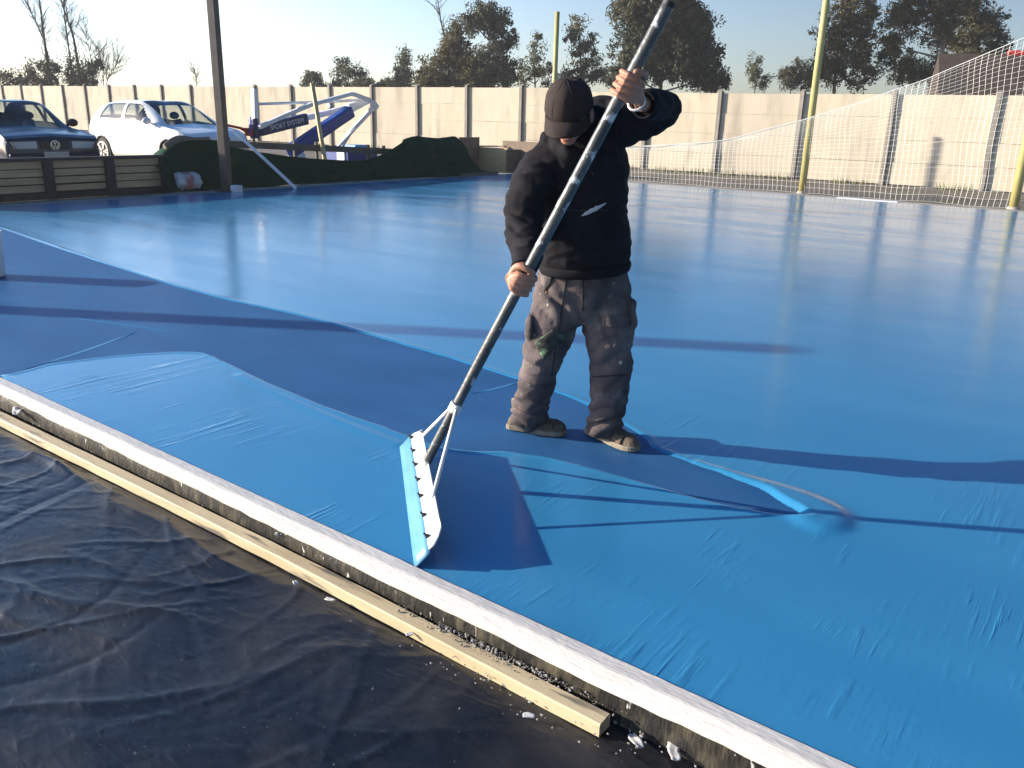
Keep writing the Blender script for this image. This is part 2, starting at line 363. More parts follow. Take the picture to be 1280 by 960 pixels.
def struct(o, label=None, cat=None):
    o['kind'] = 'structure'
    if label: o['label'] = label
    if cat: o['category'] = cat
    return o
def remesh(mb, voxel, smooth=2, disp=None):
    """closed union of overlapping lofts: one continuous skin"""
    me = bpy.data.meshes.new('tmp'); me.from_pydata(mb.v, [], mb.f); me.update()
    bm = bmesh.new(); bm.from_mesh(me); bmesh.ops.recalc_face_normals(bm, faces=bm.faces); bm.to_mesh(me); bm.free()
    o = bpy.data.objects.new('tmp', me); COL.objects.link(o)
    q = o.modifiers.new('r', 'REMESH'); q.mode = 'VOXEL'; q.voxel_size = voxel
    if smooth:
        q = o.modifiers.new('s', 'SMOOTH'); q.factor = .5; q.iterations = smooth
    dg = bpy.context.evaluated_depsgraph_get(); dg.update()
    me2 = bpy.data.meshes.new_from_object(o.evaluated_get(dg))
    bpy.data.objects.remove(o)
    n = len(me2.vertices); co = np.empty(n*3); me2.vertices.foreach_get('co', co); co = co.reshape(-1, 3)
    no = np.empty(n*3); me2.vertices.foreach_get('normal', no); no = no.reshape(-1, 3)
    if disp is not None: co = co + no*disp(co, no)[:, None]
    out = MB(); out.v = [tuple(p) for p in co]; out.f = [tuple(p.vertices) for p in me2.polygons]
    bpy.data.meshes.remove(me2)
    return out
def nz3(co, sx, sy, sz, ox=0.0, ridge=False):
    r = np.array([noise.noise(Vector((p[0]*sx+ox, p[1]*sy+ox, p[2]*sz))) for p in co])
    return 1-2*np.abs(r) if ridge else r
def cat_rom(P, n):
    P = [np.asarray(p, float) for p in P]; out = []
    for i in range(len(P)-1):
        a, b, c, d = P[max(i-1, 0)], P[i], P[i+1], P[min(i+2, len(P)-1)]
        for k in range(n):
            t = k/n; out.append(.5*((2*b)+(-a+c)*t+(2*a-5*b+4*c-d)*t*t+(-a+3*b-3*c+d)*t**3))
    out.append(P[-1]); return out
def smooth01(x): x = np.clip(x, 0, 1); return x*x*(3-2*x)

# ================================================================== SETTING
SLAB = (-13.6, 10.0, 1.885, 18.4)
GPX, GPY = 40, 40
def ground_z(x, y):
    z = -.02 - .115*smooth01((5.5-y)/3.2)*(x > -14.2)
    z = np.where(x < -13.7, -.03+.14*smooth01((-14.4-x)/2.2), z)
    return z
xs = np.concatenate([[-130, -100, -80], np.arange(-60, 20, .8), [25, 40, 80, 110]])
ys = np.concatenate([[-60, -30, -15], np.arange(-8, 34, .6), [40, 60, 90, 130]])
X, Y = np.meshgrid(xs, ys, indexing='ij'); Z = ground_z(X, Y)
Z = np.where((X > -14.1) & (X < 10.5) & (Y > 1.95) & (Y < 18.7), -.22, Z)
struct(MB().grid(np.stack([X, Y, Z], -1)).build('ground', M['gravel'], origin=(0, 0, 0), smooth=True))
b = MB().prism([(SLAB[0], 1.885+.192, -.18), (SLAB[1], 1.885-.216, -.18), (SLAB[1], SLAB[3], -.18), (SLAB[0], SLAB[3], -.18)], (0, 0, .18))
struct(b.build('court_floor', M['old_paint'], origin=(0, 0, 0)))
# concrete border strip beyond the far and left side of the slab
b = MB().box((-1.8, 18.62, -.045), (23.6, .42, .09)).box((-13.85, 10.3, -.05), (.48, 16.8, .09))
struct(b.build('path', M['stone_strip'], origin=(0, 0, 0), bevel=.01))
struct(MB().box((-4.55, 18.5, .009), (1.2, .2, .012)).build('path', M['white_block'], origin=(0, 0, 0)))

# fresh coat: one sheet whose surface dips under the old coat where it has not been spread yet
UP = cat_rom([(-13.9, 4.95), (-11.316, 4.645), (-8.924, 4.325), (-7.238, 4.131), (-6.023, 4.03), (-4.902, 4.06), (-3.997, 3.985), (-3.383, 3.93), (-2.816, 3.858), (-2.3, 3.759), (-1.8, 3.54),
              (-1.62, 3.40), (-1.394, 3.352), (-1.068, 3.285), (-.824, 3.142)], 6)
LOW = cat_rom([(-.822, 3.134), (-1.139, 3.031), (-1.501, 3.016), (-1.9, 2.992), (-2.125, 2.927), (-2.385, 2.773), (-2.815, 2.783), (-3.312, 2.803), (-3.95, 2.88), (-4.50, 2.975), (-4.66, 2.965), (-4.80, 2.84), (-4.95, 2.60),
               (-5.08, 2.25), (-5.05, 2.04), (-5.07, 1.96), (-5.2, 1.84), (-13.9, 1.80)], 6)
BP = np.array([p[:2] for p in UP]+[p[:2] for p in LOW[1:]])
BP = BP+np.stack([[.012*noise.noise(Vector((p[0]*9, p[1]*9, 1))) for p in BP], [.012*noise.noise(Vector((p[0]*9, p[1]*9, 5))) for p in BP]], -1)
def sdf(px, py):
    d2 = np.full(px.shape, 1e9); ins = np.zeros(px.shape, bool); n = len(BP)
    for i in range(n):
        a, c = BP[i], BP[(i+1) % n]; e = c-a; t = np.clip(((px-a[0])*e[0]+(py-a[1])*e[1])/(e @ e), 0, 1)
        d2 = np.minimum(d2, (px-a[0]-t*e[0])**2+(py-a[1]-t*e[1])**2)
        cond = ((a[1] > py) != (c[1] > py))
        with np.errstate(divide='ignore', invalid='ignore'):
            xi = a[0]+(py-a[1])*(c[0]-a[0])/(c[1]-a[1])
        ins ^= cond & (px < xi)
    d = np.sqrt(d2); return np.where(ins, -d, d)
def edge_dy(x): return -.0173*(np.asarray(x)+2.5)
xs = np.concatenate([np.arange(-13.6, -5.6, .05), np.arange(-5.6, -.2, .014), np.arange(-.2, 10.001, .4)]); xs[-1] = 9.99
ys = np.concatenate([np.arange(1.89, 4.4, .014), np.arange(4.4, 5.4, .03), np.arange(5.4, 18.4, .5), [18.39]])
X, Y = np.meshgrid(xs, ys, indexing='ij'); YY0 = Y+edge_dy(X)*np.clip((3.6-Y)/1.7, 0, 1); d = sdf(X, YY0)
Z = -.003+.0065*smooth01((d+.012)/.026)+.0035*np.exp(-((d-.022)/.016)**2)
# paint rolled up at the end of the pass
mound = cat_rom([(-1.39, 3.365), (-1.15, 3.335), (-.95, 3.285), (-.80, 3.215), (-.77, 3.15)], 8)
dm = np.full(X.shape, 1e9); hm = np.zeros(X.shape)
for k, p in enumerate(mound):
    q = np.hypot(X-p[0], YY0-p[1]); hh = .004+.013*smooth01(k/22); w = .022+.088*smooth01(k/26)
    hm = np.maximum(hm, hh*np.exp(-(q/w)**4.5))
Z = Z+np.where(d > -.01, hm*smooth01((d+.01)/.03), 0)
# the little ridge left by the edge of the last pass, and dry specks
ridge = cat_rom([gnd(300, 470), gnd(400, 517), gnd(497, 556)], 60)
rr = np.full(X.shape, 1e9)
for p in ridge: rr = np.minimum(rr, np.hypot(X-p[0], YY0-p[1]))
Z = Z+.004*np.exp(-(rr/.03)**2)
Y = Y+edge_dy(X)*np.clip((3.6-Y)/1.7, 0, 1)
struct(MB().grid(np.stack([X, Y, Z], -1)).build('wet_paint_floor', M['wet_paint'], origin=(0, 0, 0), smooth=True))
# scraped lines on the old coat
def line_strip(p, q, w, name='scraped_line'):
    p, q = gnd(*p), gnd(*q); L_ = cat_rom([p, p*.5+q*.5+V(.02, .01, 0), q], 8); e = q-p; n_ = V(-e[1], e[0], 0)/np.hypot(e[0], e[1])
    P = np.array([[c+n_*w*s*math.sin(math.pi*(i+.4)/(len(L_)+.2))+V(0, 0, .0035-.0032*abs(s)) for s in (-1, 0, 1)] for i, c in enumerate(L_)])
    struct(MB().grid(P).build(name, M['wet_paint'], smooth=True))
line_strip((32, 462), (168, 416), .016)
line_strip((590, 492), (650, 477), .014)
line_strip((95, 398), (210, 414), .006)

# kerb
kx = np.arange(-13.6, 10.01, .06)
prof = [(1.887, -.004), (1.8845, .008), (1.880, .011), (1.835, .010), (1.827, .008), (1.793, -.009), (1.788, -.014), (1.789, -.028), (1.800, -.030)]
P = np.zeros((len(kx), len(prof), 3))
for i, x in enumerate(kx):
    for j, (y, z) in enumerate(prof):
        w = .0022*noise.noise(Vector((x*2.5, j*.8, 0)))+.0016*noise.noise(Vector((x*15, j*1.1, 4)))
        P[i, j] = (x, y+float(edge_dy(x))+w*(1 if j > 0 else .8), z+w*(.45 if j < 7 else 2.6))
struct(MB().grid(P).build('kerb', M['kerb_white'], origin=(0, 0, 0)))
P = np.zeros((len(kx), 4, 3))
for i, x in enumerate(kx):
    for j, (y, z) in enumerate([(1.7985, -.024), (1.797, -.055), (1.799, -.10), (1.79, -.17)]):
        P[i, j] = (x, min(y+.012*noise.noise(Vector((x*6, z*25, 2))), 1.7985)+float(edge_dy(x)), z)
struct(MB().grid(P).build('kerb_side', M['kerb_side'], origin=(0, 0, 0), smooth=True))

# ------------------------------------------------------------------ concrete wall behind
WY, PITCH = 23.9, 2.35
wall = thing('concrete_wall', 'long pale concrete panel wall with posts behind the court and cars', 'wall', (-20, WY, -.02))
kk = range(-32, 6)
for k in kk:
    x0 = -3.24+PITCH*k
    g0 = float(ground_z(np.array(x0), np.array(WY)))
    bm_ = MB()
    for r in range(4):
        bm_.box((x0+PITCH/2, WY+.03+random.uniform(-.012, .012), g0+.005+.555*(r+.5)+.02+random.uniform(-.004, .004)), (PITCH-.10, .05, .548))
    bm_.build('panel', M[random.choice(('concrete', 'concrete_b', 'concrete_c'))], wall)
    c = MB().box((x0, WY, g0+1.14), (.11, .17, 2.32))
    z1 = g0+2.30
    c.prism([(x0-.055, WY-.085, z1+.0), (x0+.055, WY-.085, z1), (x0+.055, WY+.085, z1+.05), (x0-.055, WY+.085, z1+.05)], (0, 0, .012))
    c.build('post', M['concrete_post'], wall)
# a tuft line of weeds at the wall foot
def leaves(centres, size, n_each, spread, flat=1.0, droop=0.0):
    mb = MB(); vs = []; fs = []
    C = np.repeat(np.asarray(centres, float), n_each, axis=0); N = len(C)
    sp = np.repeat(np.broadcast_to(np.asarray(spread, float), (len(centres),)), n_each)
    u = rng.normal(size=(N, 3)); u /= np.linalg.norm(u, axis=1)[:, None]; r = rng.random(N)**.62
    C = C+u*(r*sp)[:, None]*np.array([1, 1, flat])
    a = rng.normal(size=(N, 3)); a[:, 2] -= droop; a /= np.linalg.norm(a, axis=1)[:, None]
    b_ = np.cross(a, rng.normal(size=(N, 3))); b_ /= np.linalg.norm(b_, axis=1)[:, None]
    s = (size*rng.uniform(.6, 1.4, N))[:, None]
    q = np.stack([C-a*s, C+b_*s*.42, C+a*s, C-b_*s*.42], 1).reshape(-1, 3)
    mb.v = [tuple(p) for p in q]; mb.f = [(4*i, 4*i+1, 4*i+2, 4*i+3) for i in range(N)]
    return mb
mb = MB()
for i in range(2600):
    x = random.uniform(-20, 3) if i % 3 else random.uniform(-40, -20)
    if noise.noise(Vector((x*.5, 0, 3))) < -.05: continue
    y = WY-.12-abs(random.gauss(0, .25)); h_ = random.uniform(.05, .22); a = random.uniform(0, 6.28); w = .012
    z0 = float(ground_z(np.array(x), np.array(y))); lx, ly = random.uniform(-.08, .08), random.uniform(-.08, .08)
    mb.add([(x-w*math.cos(a), y-w*math.sin(a), z0-.01), (x+w*math.cos(a), y+w*math.sin(a), z0-.01), (x+lx, y+ly, z0+h_)], [(0, 1, 2)])
tag(mb.build('grass', M['grass']), 'weedy green grass growing along the foot of the concrete wall', 'grass', kind='stuff')

# ------------------------------------------------------------------ trees beyond the wall
def limb(mb, p, d, L, r, depth, ends, bend=.25, n=5, kids=(2, 3), sp=.6, up=.15):
    pts = [np.array(p, float)]; d = np.array(d, float); rad = [r]
    for i in range(n):
        d = d+np.array([random.gauss(0, bend/n*1.6), random.gauss(0, bend/n*1.6), random.gauss(up/n, bend/n)]); d /= np.linalg.norm(d)
        pts.append(pts[-1]+d*L/n); rad.append(r*(1-.55*(i+1)/n))
    mb.tube(pts, rad, n=5 if r > .03 else 3, cap=False)
    if depth == 0: ends.append(pts[-1]); ends.append(pts[-2]); return
    for k in range(random.randint(*kids)):
        i = random.randint(max(1, n//2-1), n); q = d+np.array([random.gauss(0, sp), random.gauss(0, sp), random.gauss(.1, sp*.6)]); q /= np.linalg.norm(q)
        limb(mb, pts[i], q, L*random.uniform(.5, .72), rad[i]*.6, depth-1, ends, bend, max(3, n-1), kids, sp, up)
def tree(name, label, px, D, parts, leafm, barkm, dens=1.0, leaf=.17, trunk=None, group='trees beyond the concrete wall', seed=0, droop=.5, cat='tree'):
    """parts: crown lobes (px, py, rx px, ry px); each lobe is a bough filled with leaf clumps"""
    random.seed(100+seed)
    base = at(px, 112, D); g0 = .0
    t = thing(name, label, cat, (base[0], base[1], g0), group=group)
    sc_ = mpp(base); tb = MB(); cl = []; sp = []
    top = min(q[1] for q in parts); ptop = at(trunk[0] if trunk else px, (trunk[1] if trunk else top+ (112-top)*.35), D)
    tr = max(.07, .020*(ptop[2]))
    path = cat_rom([V(base[0], base[1], g0-.1), (V(base[0], base[1], g0)+ptop)/2+V(random.gauss(0, .15), random.gauss(0, .15), 0), ptop], 6)
    tb.tube(path, [tr*(1-.7*i/(len(path)-1)) for i in range(len(path))], n=8)
    for (qx, qy, rx, ry) in parts:
        c = at(qx, qy, D); ax, az = rx*sc_, ry*sc_; ay = ax*.8
        j = min(range(len(path)), key=lambda i: abs(path[i][2]-(c[2]-az*.6)))
        mid = (path[j]+c)/2+V(0, 0, az*.1)
        tb.tube(cat_rom([path[j], mid, c+V(0, 0, az*.3)], 4), [tr*.45*(1-.75*i/8) for i in range(9)], n=5, cap=False)
        nc = max(8, int(dens*ax*az*21.0))
        for k in range(nc):
            u = V(*rng.normal(size=3)); u /= np.linalg.norm(u); r = random.random()**.42*(1+.22*noise.noise(Vector((float(u[0])*2.2+seed, float(u[1])*2.2, float(u[2])*2.2+qx))))
            p = c+u*V(ax, ay, az)*r
            cl.append(p); sp.append(random.uniform(.22, .80)*(.5+.5*min(1, az)))
            if random.random() < .3:
                tb.tube([c+V(0, 0, -az*.2), (c+p)/2+V(0, 0, .1), p], [.035, .022, .008], n=3, cap=False)
    tb.build('trunk', barkm, t, smooth=True)
    ne = 72
    leaves(cl, leaf*.66, ne, sp, .85, droop).build('crown', leafm, t)
    return t
G, DK, PL, RU = M['green_leaf'], M['green_dark'], M['green_pale'], M['leaf_rust']
tree('evergreen_tree', 'small dark round tree furthest left of the three beside the hoop stand top', 394, 75, [(392, 96, 15, 11), (402, 106, 10, 8), (384, 103, 8, 8)], DK, M['bark'], 1.2, .15, seed=1)
tree('evergreen_tree', 'dark two lobed tree above the blue hoop stand, between a round and a conical tree', 432, 75, [(428, 86, 15, 14), (446, 92, 12, 14), (424, 103, 14, 10), (443, 107, 16, 8)], DK, M['bark'], .9, .15, seed=2)
tree('conical_tree', 'dark narrow conical tree left of the big eucalyptus clump', 505, 75, [(505, 74, 7, 13), (505, 90, 14, 14), (502, 104, 17, 10)], DK, M['bark'], 1.5, .15, seed=3)
tree('hedge', 'low dark hedge showing over the wall below the conical tree', 472, 70, [(452, 108, 18, 8), (480, 106, 22, 8), (462, 104, 14, 6)], DK, M['bark'], 2.0, .15, seed=4, cat='hedge', group='hedges beyond the concrete wall')
tree('eucalyptus_tree', 'broad olive bushy tree at left of the eucalyptus clump, with low round crown', 560, 62, [(600, 100, 40, 14), (540, 104, 22, 12), (545, 92, 25, 22), (575, 78, 27, 26), (590, 95, 32, 20), (560, 60, 14, 14), (530, 100, 15, 14), (568, 40, 12, 18)], G, M['bark'], 1.5, .17, seed=5)
tree('eucalyptus_tree', 'tall eucalyptus with tufted high crown left of the shorter yellow pole', 612, 66, [(605, 18, 22, 19), (625, 32, 20, 18), (588, 30, 14, 16), (618, 62, 20, 22), (605, 90, 32, 22), (636, 90, 14, 22), (640, 50, 9, 12)], DK, M['bark'], 1.1, .17, seed=6)
tree('eucalyptus_tree', 'thin pale sparse tree directly left of the shorter yellow pole', 668, 70, [(672, 55, 10, 14), (664, 78, 18, 18), (680, 92, 20, 18), (655, 100, 14, 10)], PL, M['bark'], .62, .15, seed=7)
tree('eucalyptus_tree', 'slim tufted eucalyptus between the shorter yellow pole and the huge dark tree', 722, 66, [(722, 34, 17, 13), (715, 55, 12, 14), (738, 58, 12, 14), (730, 84, 24, 22), (752, 96, 16, 14), (708, 96, 14, 14)], G, M['bark'], .75, .16, seed=8, trunk=(724, 40))
tree('eucalyptus_tree', 'huge dense dark tree behind the top of the squeegee pole', 828, 60, [(800, 20, 36, 34), (838, 12, 40, 40), (865, 45, 34, 36), (795, 62, 30, 40), (835, 70, 42, 38), (880, 82, 25, 30), (893, 100, 18, 16), (780, 95, 22, 20), (810, -20, 40, 30), (850, -25, 34, 30)], DK, M['bark'], 1.7, .18, seed=9)
tree('eucalyptus_tree', 'small pale wispy tree standing alone right of the huge dark tree', 944, 78, [(944, 80, 9, 11), (942, 96, 17, 13), (955, 104, 10, 9)], PL, M['bark'], .8, .15, seed=10)
tree('evergreen_tree', 'small dark rounded tree at left foot of the tall yellow pole', 990, 72, [(996, 84, 13, 14), (985, 100, 17, 13), (1008, 100, 12, 13)], DK, M['bark'], 1.3, .15, seed=11)
tree('eucalyptus_tree', 'tall feathery eucalyptus right behind the tall yellow pole', 1052, 60, [(1060, 10, 30, 28), (1040, 40, 22, 26), (1075, 45, 22, 30), (1050, 75, 34, 26), (1030, 95, 24, 18), (1078, 90, 20, 22), (1050, -25, 30, 26), (1090, 15, 8, 12)], RU, M['bark'], 1.0, .16, seed=12)
tree('eucalyptus_tree', 'rusty leaved eucalyptus with pale trunk above the net', 1150, 60, [(1125, 30, 26, 26), (1112, 62, 18, 24), (1150, 10, 30, 26), (1190, 5, 28, 26), (1135, 85, 30, 24), (1175, 45, 20, 30), (1165, 92, 24, 18), (1150, -30, 36, 26)], RU, M['bark_pale'], .95, .16, seed=13, trunk=(1194, -10))
tree('eucalyptus_tree', 'dark green eucalyptus rightmost beside the brown roof', 1225, 62, [(1215, 20, 22, 22), (1240, 32, 20, 20), (1215, 55, 28, 24), (1245, 62, 18, 20), (1200, 85, 22, 22), (1232, 85, 24, 18), (1222, -5, 14, 12), (1195, 102, 20, 14), (1218, 100, 18, 14)], G, M['bark'], 1.2, .16, seed=14)

def bare_tree(name, label, stems, D, seed, depth=3, group='bare trees beyond the wall at left'):
    random.seed(seed); base = at(*stems[0][0], D); t = thing(name, label, 'tree', (base[0], base[1], 0), group=group)
    tb = MB(); tw = MB(); ends = []
    for st in stems:
        P = cat_rom([V(*at(*st[0], D)[:2], 0)]+[at(*q, D) for q in st], 5)
        r0 = st[-1][2] if len(st[-1]) > 2 else .11
        tb.tube(P, [r0*(1-.75*i/(len(P)-1)) for i in range(len(P))], n=6)
        for i in range(6, len(P)):
            for k in range(3):
                d = P[i]-P[i-1]; d = d/np.linalg.norm(d)+V(random.gauss(0, .7), random.gauss(0, .7), random.gauss(.1, .4)); d /= np.linalg.norm(d)
                limb(tw, P[i], d, random.uniform(.8, 2.0), .022, depth-1, ends, .35, 4, (2, 4), .55, .35)
    tb.build('trunk', M['bark_dark'], t, smooth=True); tw.build('branch', M['bark_dark'], t)
    return t
def at3(q, D): return at(q[0], q[1], D)
_at = at
def at(px, py, *a):                                   # stems may carry a radius after the pixel
    return _at(px, py, a[-1])
bare_tree('bare_tree', 'leafless forked tree at far left with two tall thin stems', [[(63, 105), (56, 55), (50, 5), (46, -30, .13)], [(60, 70), (48, 35), (35, 8), (22, -20, .07)]], 62, 21)
bare_tree('bare_tree', 'leafless leaning tree right of the forked bare one', [[(101, 105), (92, 48), (80, 12), (70, -25, .13)], [(90, 90), (84, 45), (80, 10), (84, -20, .08)]], 62, 22)
bare_tree('bare_tree', 'small pale leafless shrub tree at right end of the bare trees', [[(130, 108), (128, 85), (124, 62, .05)], [(133, 108), (140, 92), (146, 78, .04)], [(118, 108), (113, 70), (108, 42, .05)]], 62, 23, 3)
bare_tree('bare_tree', 'small leafless snag peeping over the wall left of the steel post', [[(246, 110), (245, 96), (243, 88, .05)]], 80, 24, 1, 'lone saplings over the wall')
bare_tree('bare_tree', 'tall thin bare sapling at left edge of the eucalyptus clump', [[(556, 62), (552, 30), (547, 0), (545, -15, .06)]], 64, 25, 1, 'lone saplings over the wall')
for i, (lab, px, parts) in enumerate([
        ('dark scrubby bush behind the wall at far left edge', 12, [(8, 96, 16, 12), (25, 103, 16, 10), (-12, 98, 18, 14)]),
        ('dark scrubby bush at foot of the forked bare tree', 55, [(42, 95, 16, 16), (62, 88, 16, 18), (52, 103, 26, 10)]),
        ('dark scrubby bush at foot of the leaning bare tree', 100, [(92, 92, 15, 18), (112, 90, 16, 16), (122, 82, 8, 8), (104, 104, 24, 10)])]):
    tree('bush', lab, px, 62, parts, DK, M['bark_dark'], 1.25, .13, seed=30+i, group='dark bushes beyond the wall at left', cat='bush')

# brown roofed building behind the wall at right
c0 = _at(1282, 112, 46)
hs = thing('house', 'dark brown roofed building rising behind the wall at right edge', 'house', (c0[0], c0[1], 0))
u = V(.95, .31, 0); w = V(-.31, .95, 0)
def hp(a, b_, z): return V(c0[0], c0[1], z)+u*a+w*b_
MB().prism([hp(-3.4, -.2, -.1), hp(5, -.2, -.1), hp(5, 6.2, -.1), hp(-3.4, 6.2, -.1)], (0, 0, 2.5)).build('wall', M['wall_house'], hs)
MB().prism([hp(-4.0, -.6, 2.25), hp(-4.0, 3, 5.3), hp(-4.0, 6.6, 2.25)], u*9.6).build('roof', M['roof_brown'], hs)
MB().tube([hp(-.6, 3, 5.32), hp(5.65, 3, 5.32)], .16, 8).build('roof_ridge', M['red_paint'], hs)

# faint morning haze over the whole place
hz = MB().box((-10, 35, 6.2), (246, 196, 16)); hz_m = bpy.data.materials.new('haze'); hz_m.use_nodes = True; hn = hz_m.node_tree; hn.nodes.clear()
pv = hn.nodes.new('ShaderNodeVolumePrincipled'); pv.inputs['Density'].default_value = .0007; pv.inputs['Color'].default_value = (.92, .94, .97, 1); pv.inputs['Anisotropy'].default_value = .3
ho_ = hn.nodes.new('ShaderNodeOutputMaterial'); hn.links.new(pv.outputs[0], ho_.inputs['Volume'])
tag(hz.build('haze', hz_m, origin=(0, 0, 0)), 'pale morning haze hanging over the court and the trees', 'haze', kind='stuff')

# ================================================================== COURT SURROUNDINGS
def pole(label, P, h, r=.065, group='yellow poles along the far side of the court', lean=(0, 0)):
    t = thing('yellow_pole', label, 'pole', (P[0], P[1], -.02), group=group)
    MB().tube([V(P[0], P[1], -.05), V(P[0]+lean[0]*.5, P[1], h*.5), V(P[0]+lean[0], P[1]+lean[1], h)], [r, r*.97, r*.94], 16).build('shaft', M['yellow_paint'], t, smooth=True)
    MB().tube([V(P[0], P[1], -.03), V(P[0], P[1], .05)], [r*1.5, r*1.25], 16).build('foot_collar', M['stone_strip'], t)
    return t
pole('shorter yellow pole rising behind the man with its top below the treetops', (-12.75, 19.0), 3.98)
pole('tall yellow pole standing at the far court edge behind the white net', (-6.06, 18.95), 5.6, .075)
pole('yellow pole at right edge of the photo beside the net', (-1.96, 18.9), 3.3, .085)

# net: rows stay level near the ground and crowd together under the sagging top rope
NX = np.arange(-10.6, 3.2, .105)
TOPP = [(-11, .78), (-10.38, .80), (-8.0, .99), (-6.245, 1.53), (-5.28, 1.80), (-4.537, 2.07), (-3.3, 2.60), (-2.33, 3.06), (-1.0, 3.5), (3.5, 3.9)]
ztop = np.interp(NX, [p[0] for p in TOPP], [p[1] for p in TOPP])
ztop = np.convolve(np.pad(ztop, 6, mode='edge'), np.ones(13)/13, 'valid')
NR = 26; NP = np.zeros((len(NX), NR+1, 3))
for i, x in enumerate(NX):
    zt = ztop[i]; full = NR*.105
    for j in range(NR+1):
        s = j/NR
        z = .015+zt*(math.tanh(s*full/max(zt, .4)*1.05)/math.tanh(full/max(zt, .4)*1.05))
        sag = math.sin(s*3.14)
        NP[i, j] = (x+.05*noise.noise(Vector((x*.9, z*1.2, 1)))+.10*sag*(1 if zt < 2 else .3)*noise.noise(Vector((x*.4, 3, z))),
                    18.78+.16*noise.noise(Vector((x*.7, z*.9, 7)))+.10*(1-s), z+.03*noise.noise(Vector((x*1.3, j*.2, 2))))
nt_ = MB()
def strand(mb, pts, r):
    mb.tube(pts, r, n=3, cap=False)
for i in range(len(NX)): strand(nt_, list(NP[i]), .0027)
for j in range(NR+1): strand(nt_, list(NP[:, j]), 0.0027 if j < NR else .008)
tag(nt_.build('ball_net', M['net'], origin=(-4, 18.8, 0)), 'white ball stop net sagging along the far edge of the blue court', 'net')

# left floodlight post on its white block
p0 = gnd(284, 239)
t = thing('steel_post', 'tall dark square steel post at left edge of the court, standing before the white car', 'post', (p0[0], p0[1], 0))
MB().box((p0[0], p0[1], 3.1), (.15, .15, 6.2), R_(20)).build('shaft', M['steel_dark'], t, bevel=.008)
MB().box((p0[0], p0[1], .012), (.30, .30, .02), R_(20)).build('base_plate', M['steel_dark'], t)
q = gnd(289, 240)
tag(MB().box((q[0]+.03, q[1]+.10, .06), (.16, .16, .12), R_(12)).build('concrete_block', M['white_block'], bevel=.01), 'small white block on the court beside the foot of the dark steel post', 'block')
# post standing outside the frame whose long shadow crosses the floor
SH = V(math.cos(SUN_AZ), math.sin(SUN_AZ), 0)
b0 = V(-4.35, 4.10, 0)+SH*9.6; b0[2] = -.13
tl = math.tan(SUN_EL)
t = thing('yellow_pole', 'yellow pole standing out of frame at left, known by its long shadow', 'pole', b0, group='yellow poles along the far side of the court')
MB().tube([b0, b0+V(0, 0, 12.6*tl+.13)], .13, 16).build('shaft', M['yellow_paint'], t, smooth=True)
# bucket at the left edge
bc = gnd(-14, 346); bc[2] = .005
t = thing('paint_bucket', 'white paint bucket cut by the left edge of the photo', 'bucket', bc)
zz = [0, .01, .36, .375, .375, .385]; rr_ = [.125, .135, .152, .152, .160, .160]
MB().tube([bc+V(0, 0, z) for z in zz], rr_, 32).build('bucket_body', M['bucket'], t, smooth=True, bevel=.003)
MB().tube([bc+V(0, 0, .385), bc+V(0, 0, .40)], [.158, .155], 32).build('lid', M['bucket'], t, bevel=.003)
hd = [bc+V(.162*math.cos(a), .162*math.sin(a)*.2+.02, .33-.12*math.sin(a)) for a in np.linspace(0, math.pi, 12)]
MB().tube(hd, .004, 6).build('handle', M['chrome'], t, smooth=True)

# pallet-wood fence at left
fa, fb = atX(-60, 240, -14.45), atX(205, 233, -14.45)
FX = -14.45; FZ = .0
t = thing('wooden_fence', 'low wooden fence of pale planks in dark frame before the two cars', 'fence', (FX, 6.5, FZ))
ys_ = [3.4, 4.95, 6.62, 7.72, 8.86]
ys_ = [float(atX(x, 222, FX)[1]) for x in (-120, -20, 60, 137, 205)]
ztop_ = .62
for y in ys_:
    MB().box((FX+.035, y, .29), (.09, .15, .62)).build('post', M['wood_dark'], t, bevel=.006)
MB().box((FX+.02, (ys_[0]+ys_[-1])/2, ztop_), (.13, ys_[-1]-ys_[0]+.15, .055)).build('rail', M['wood_dark'], t, bevel=.005)
MB().box((FX+.02, (ys_[0]+ys_[-1])/2, .035), (.11, ys_[-1]-ys_[0]+.15, .10)).build('rail', M['wood_dark'], t, bevel=.005)
for a, c in zip(ys_[:-1], ys_[1:]):
    MB().box((FX-.075, (a+c)/2, .33), (.02, c-a, .52)).build('gap_shade_board', M['wood_dark'], t)  # added dark board standing in for the shade behind the plank gaps
    for k in range(4):
        h_ = random.uniform(.090, .112)
        MB().box((FX+random.uniform(-.02, .0), (a+c)/2+random.uniform(-.02, .02), .155+.125*k), (.022, c-a-random.uniform(0, .05), h_)).build('plank', M['wood_pale'], t)
# dark rail with pegs behind the green sheet
ra, rb = atX(262, 179, -14.75), atX(500, 190, -14.75)
t = thing('wooden_rail', 'grey brown wooden rail with short pegs behind the green sheet', 'rail', (ra[0], ra[1], 0))
MB().bar(ra, rb, .06, .13).build('rail', M['wood_grey'], t)
for x in (281, 308, 355, 382, 452, 475, 497):
    p = ra+(rb-ra)*((x-262)/(500-262))
    MB().box((p[0], p[1], p[2]*.5+.06), (.05, .06, p[2]+.14)).build('peg', M['wood_grey'], t)
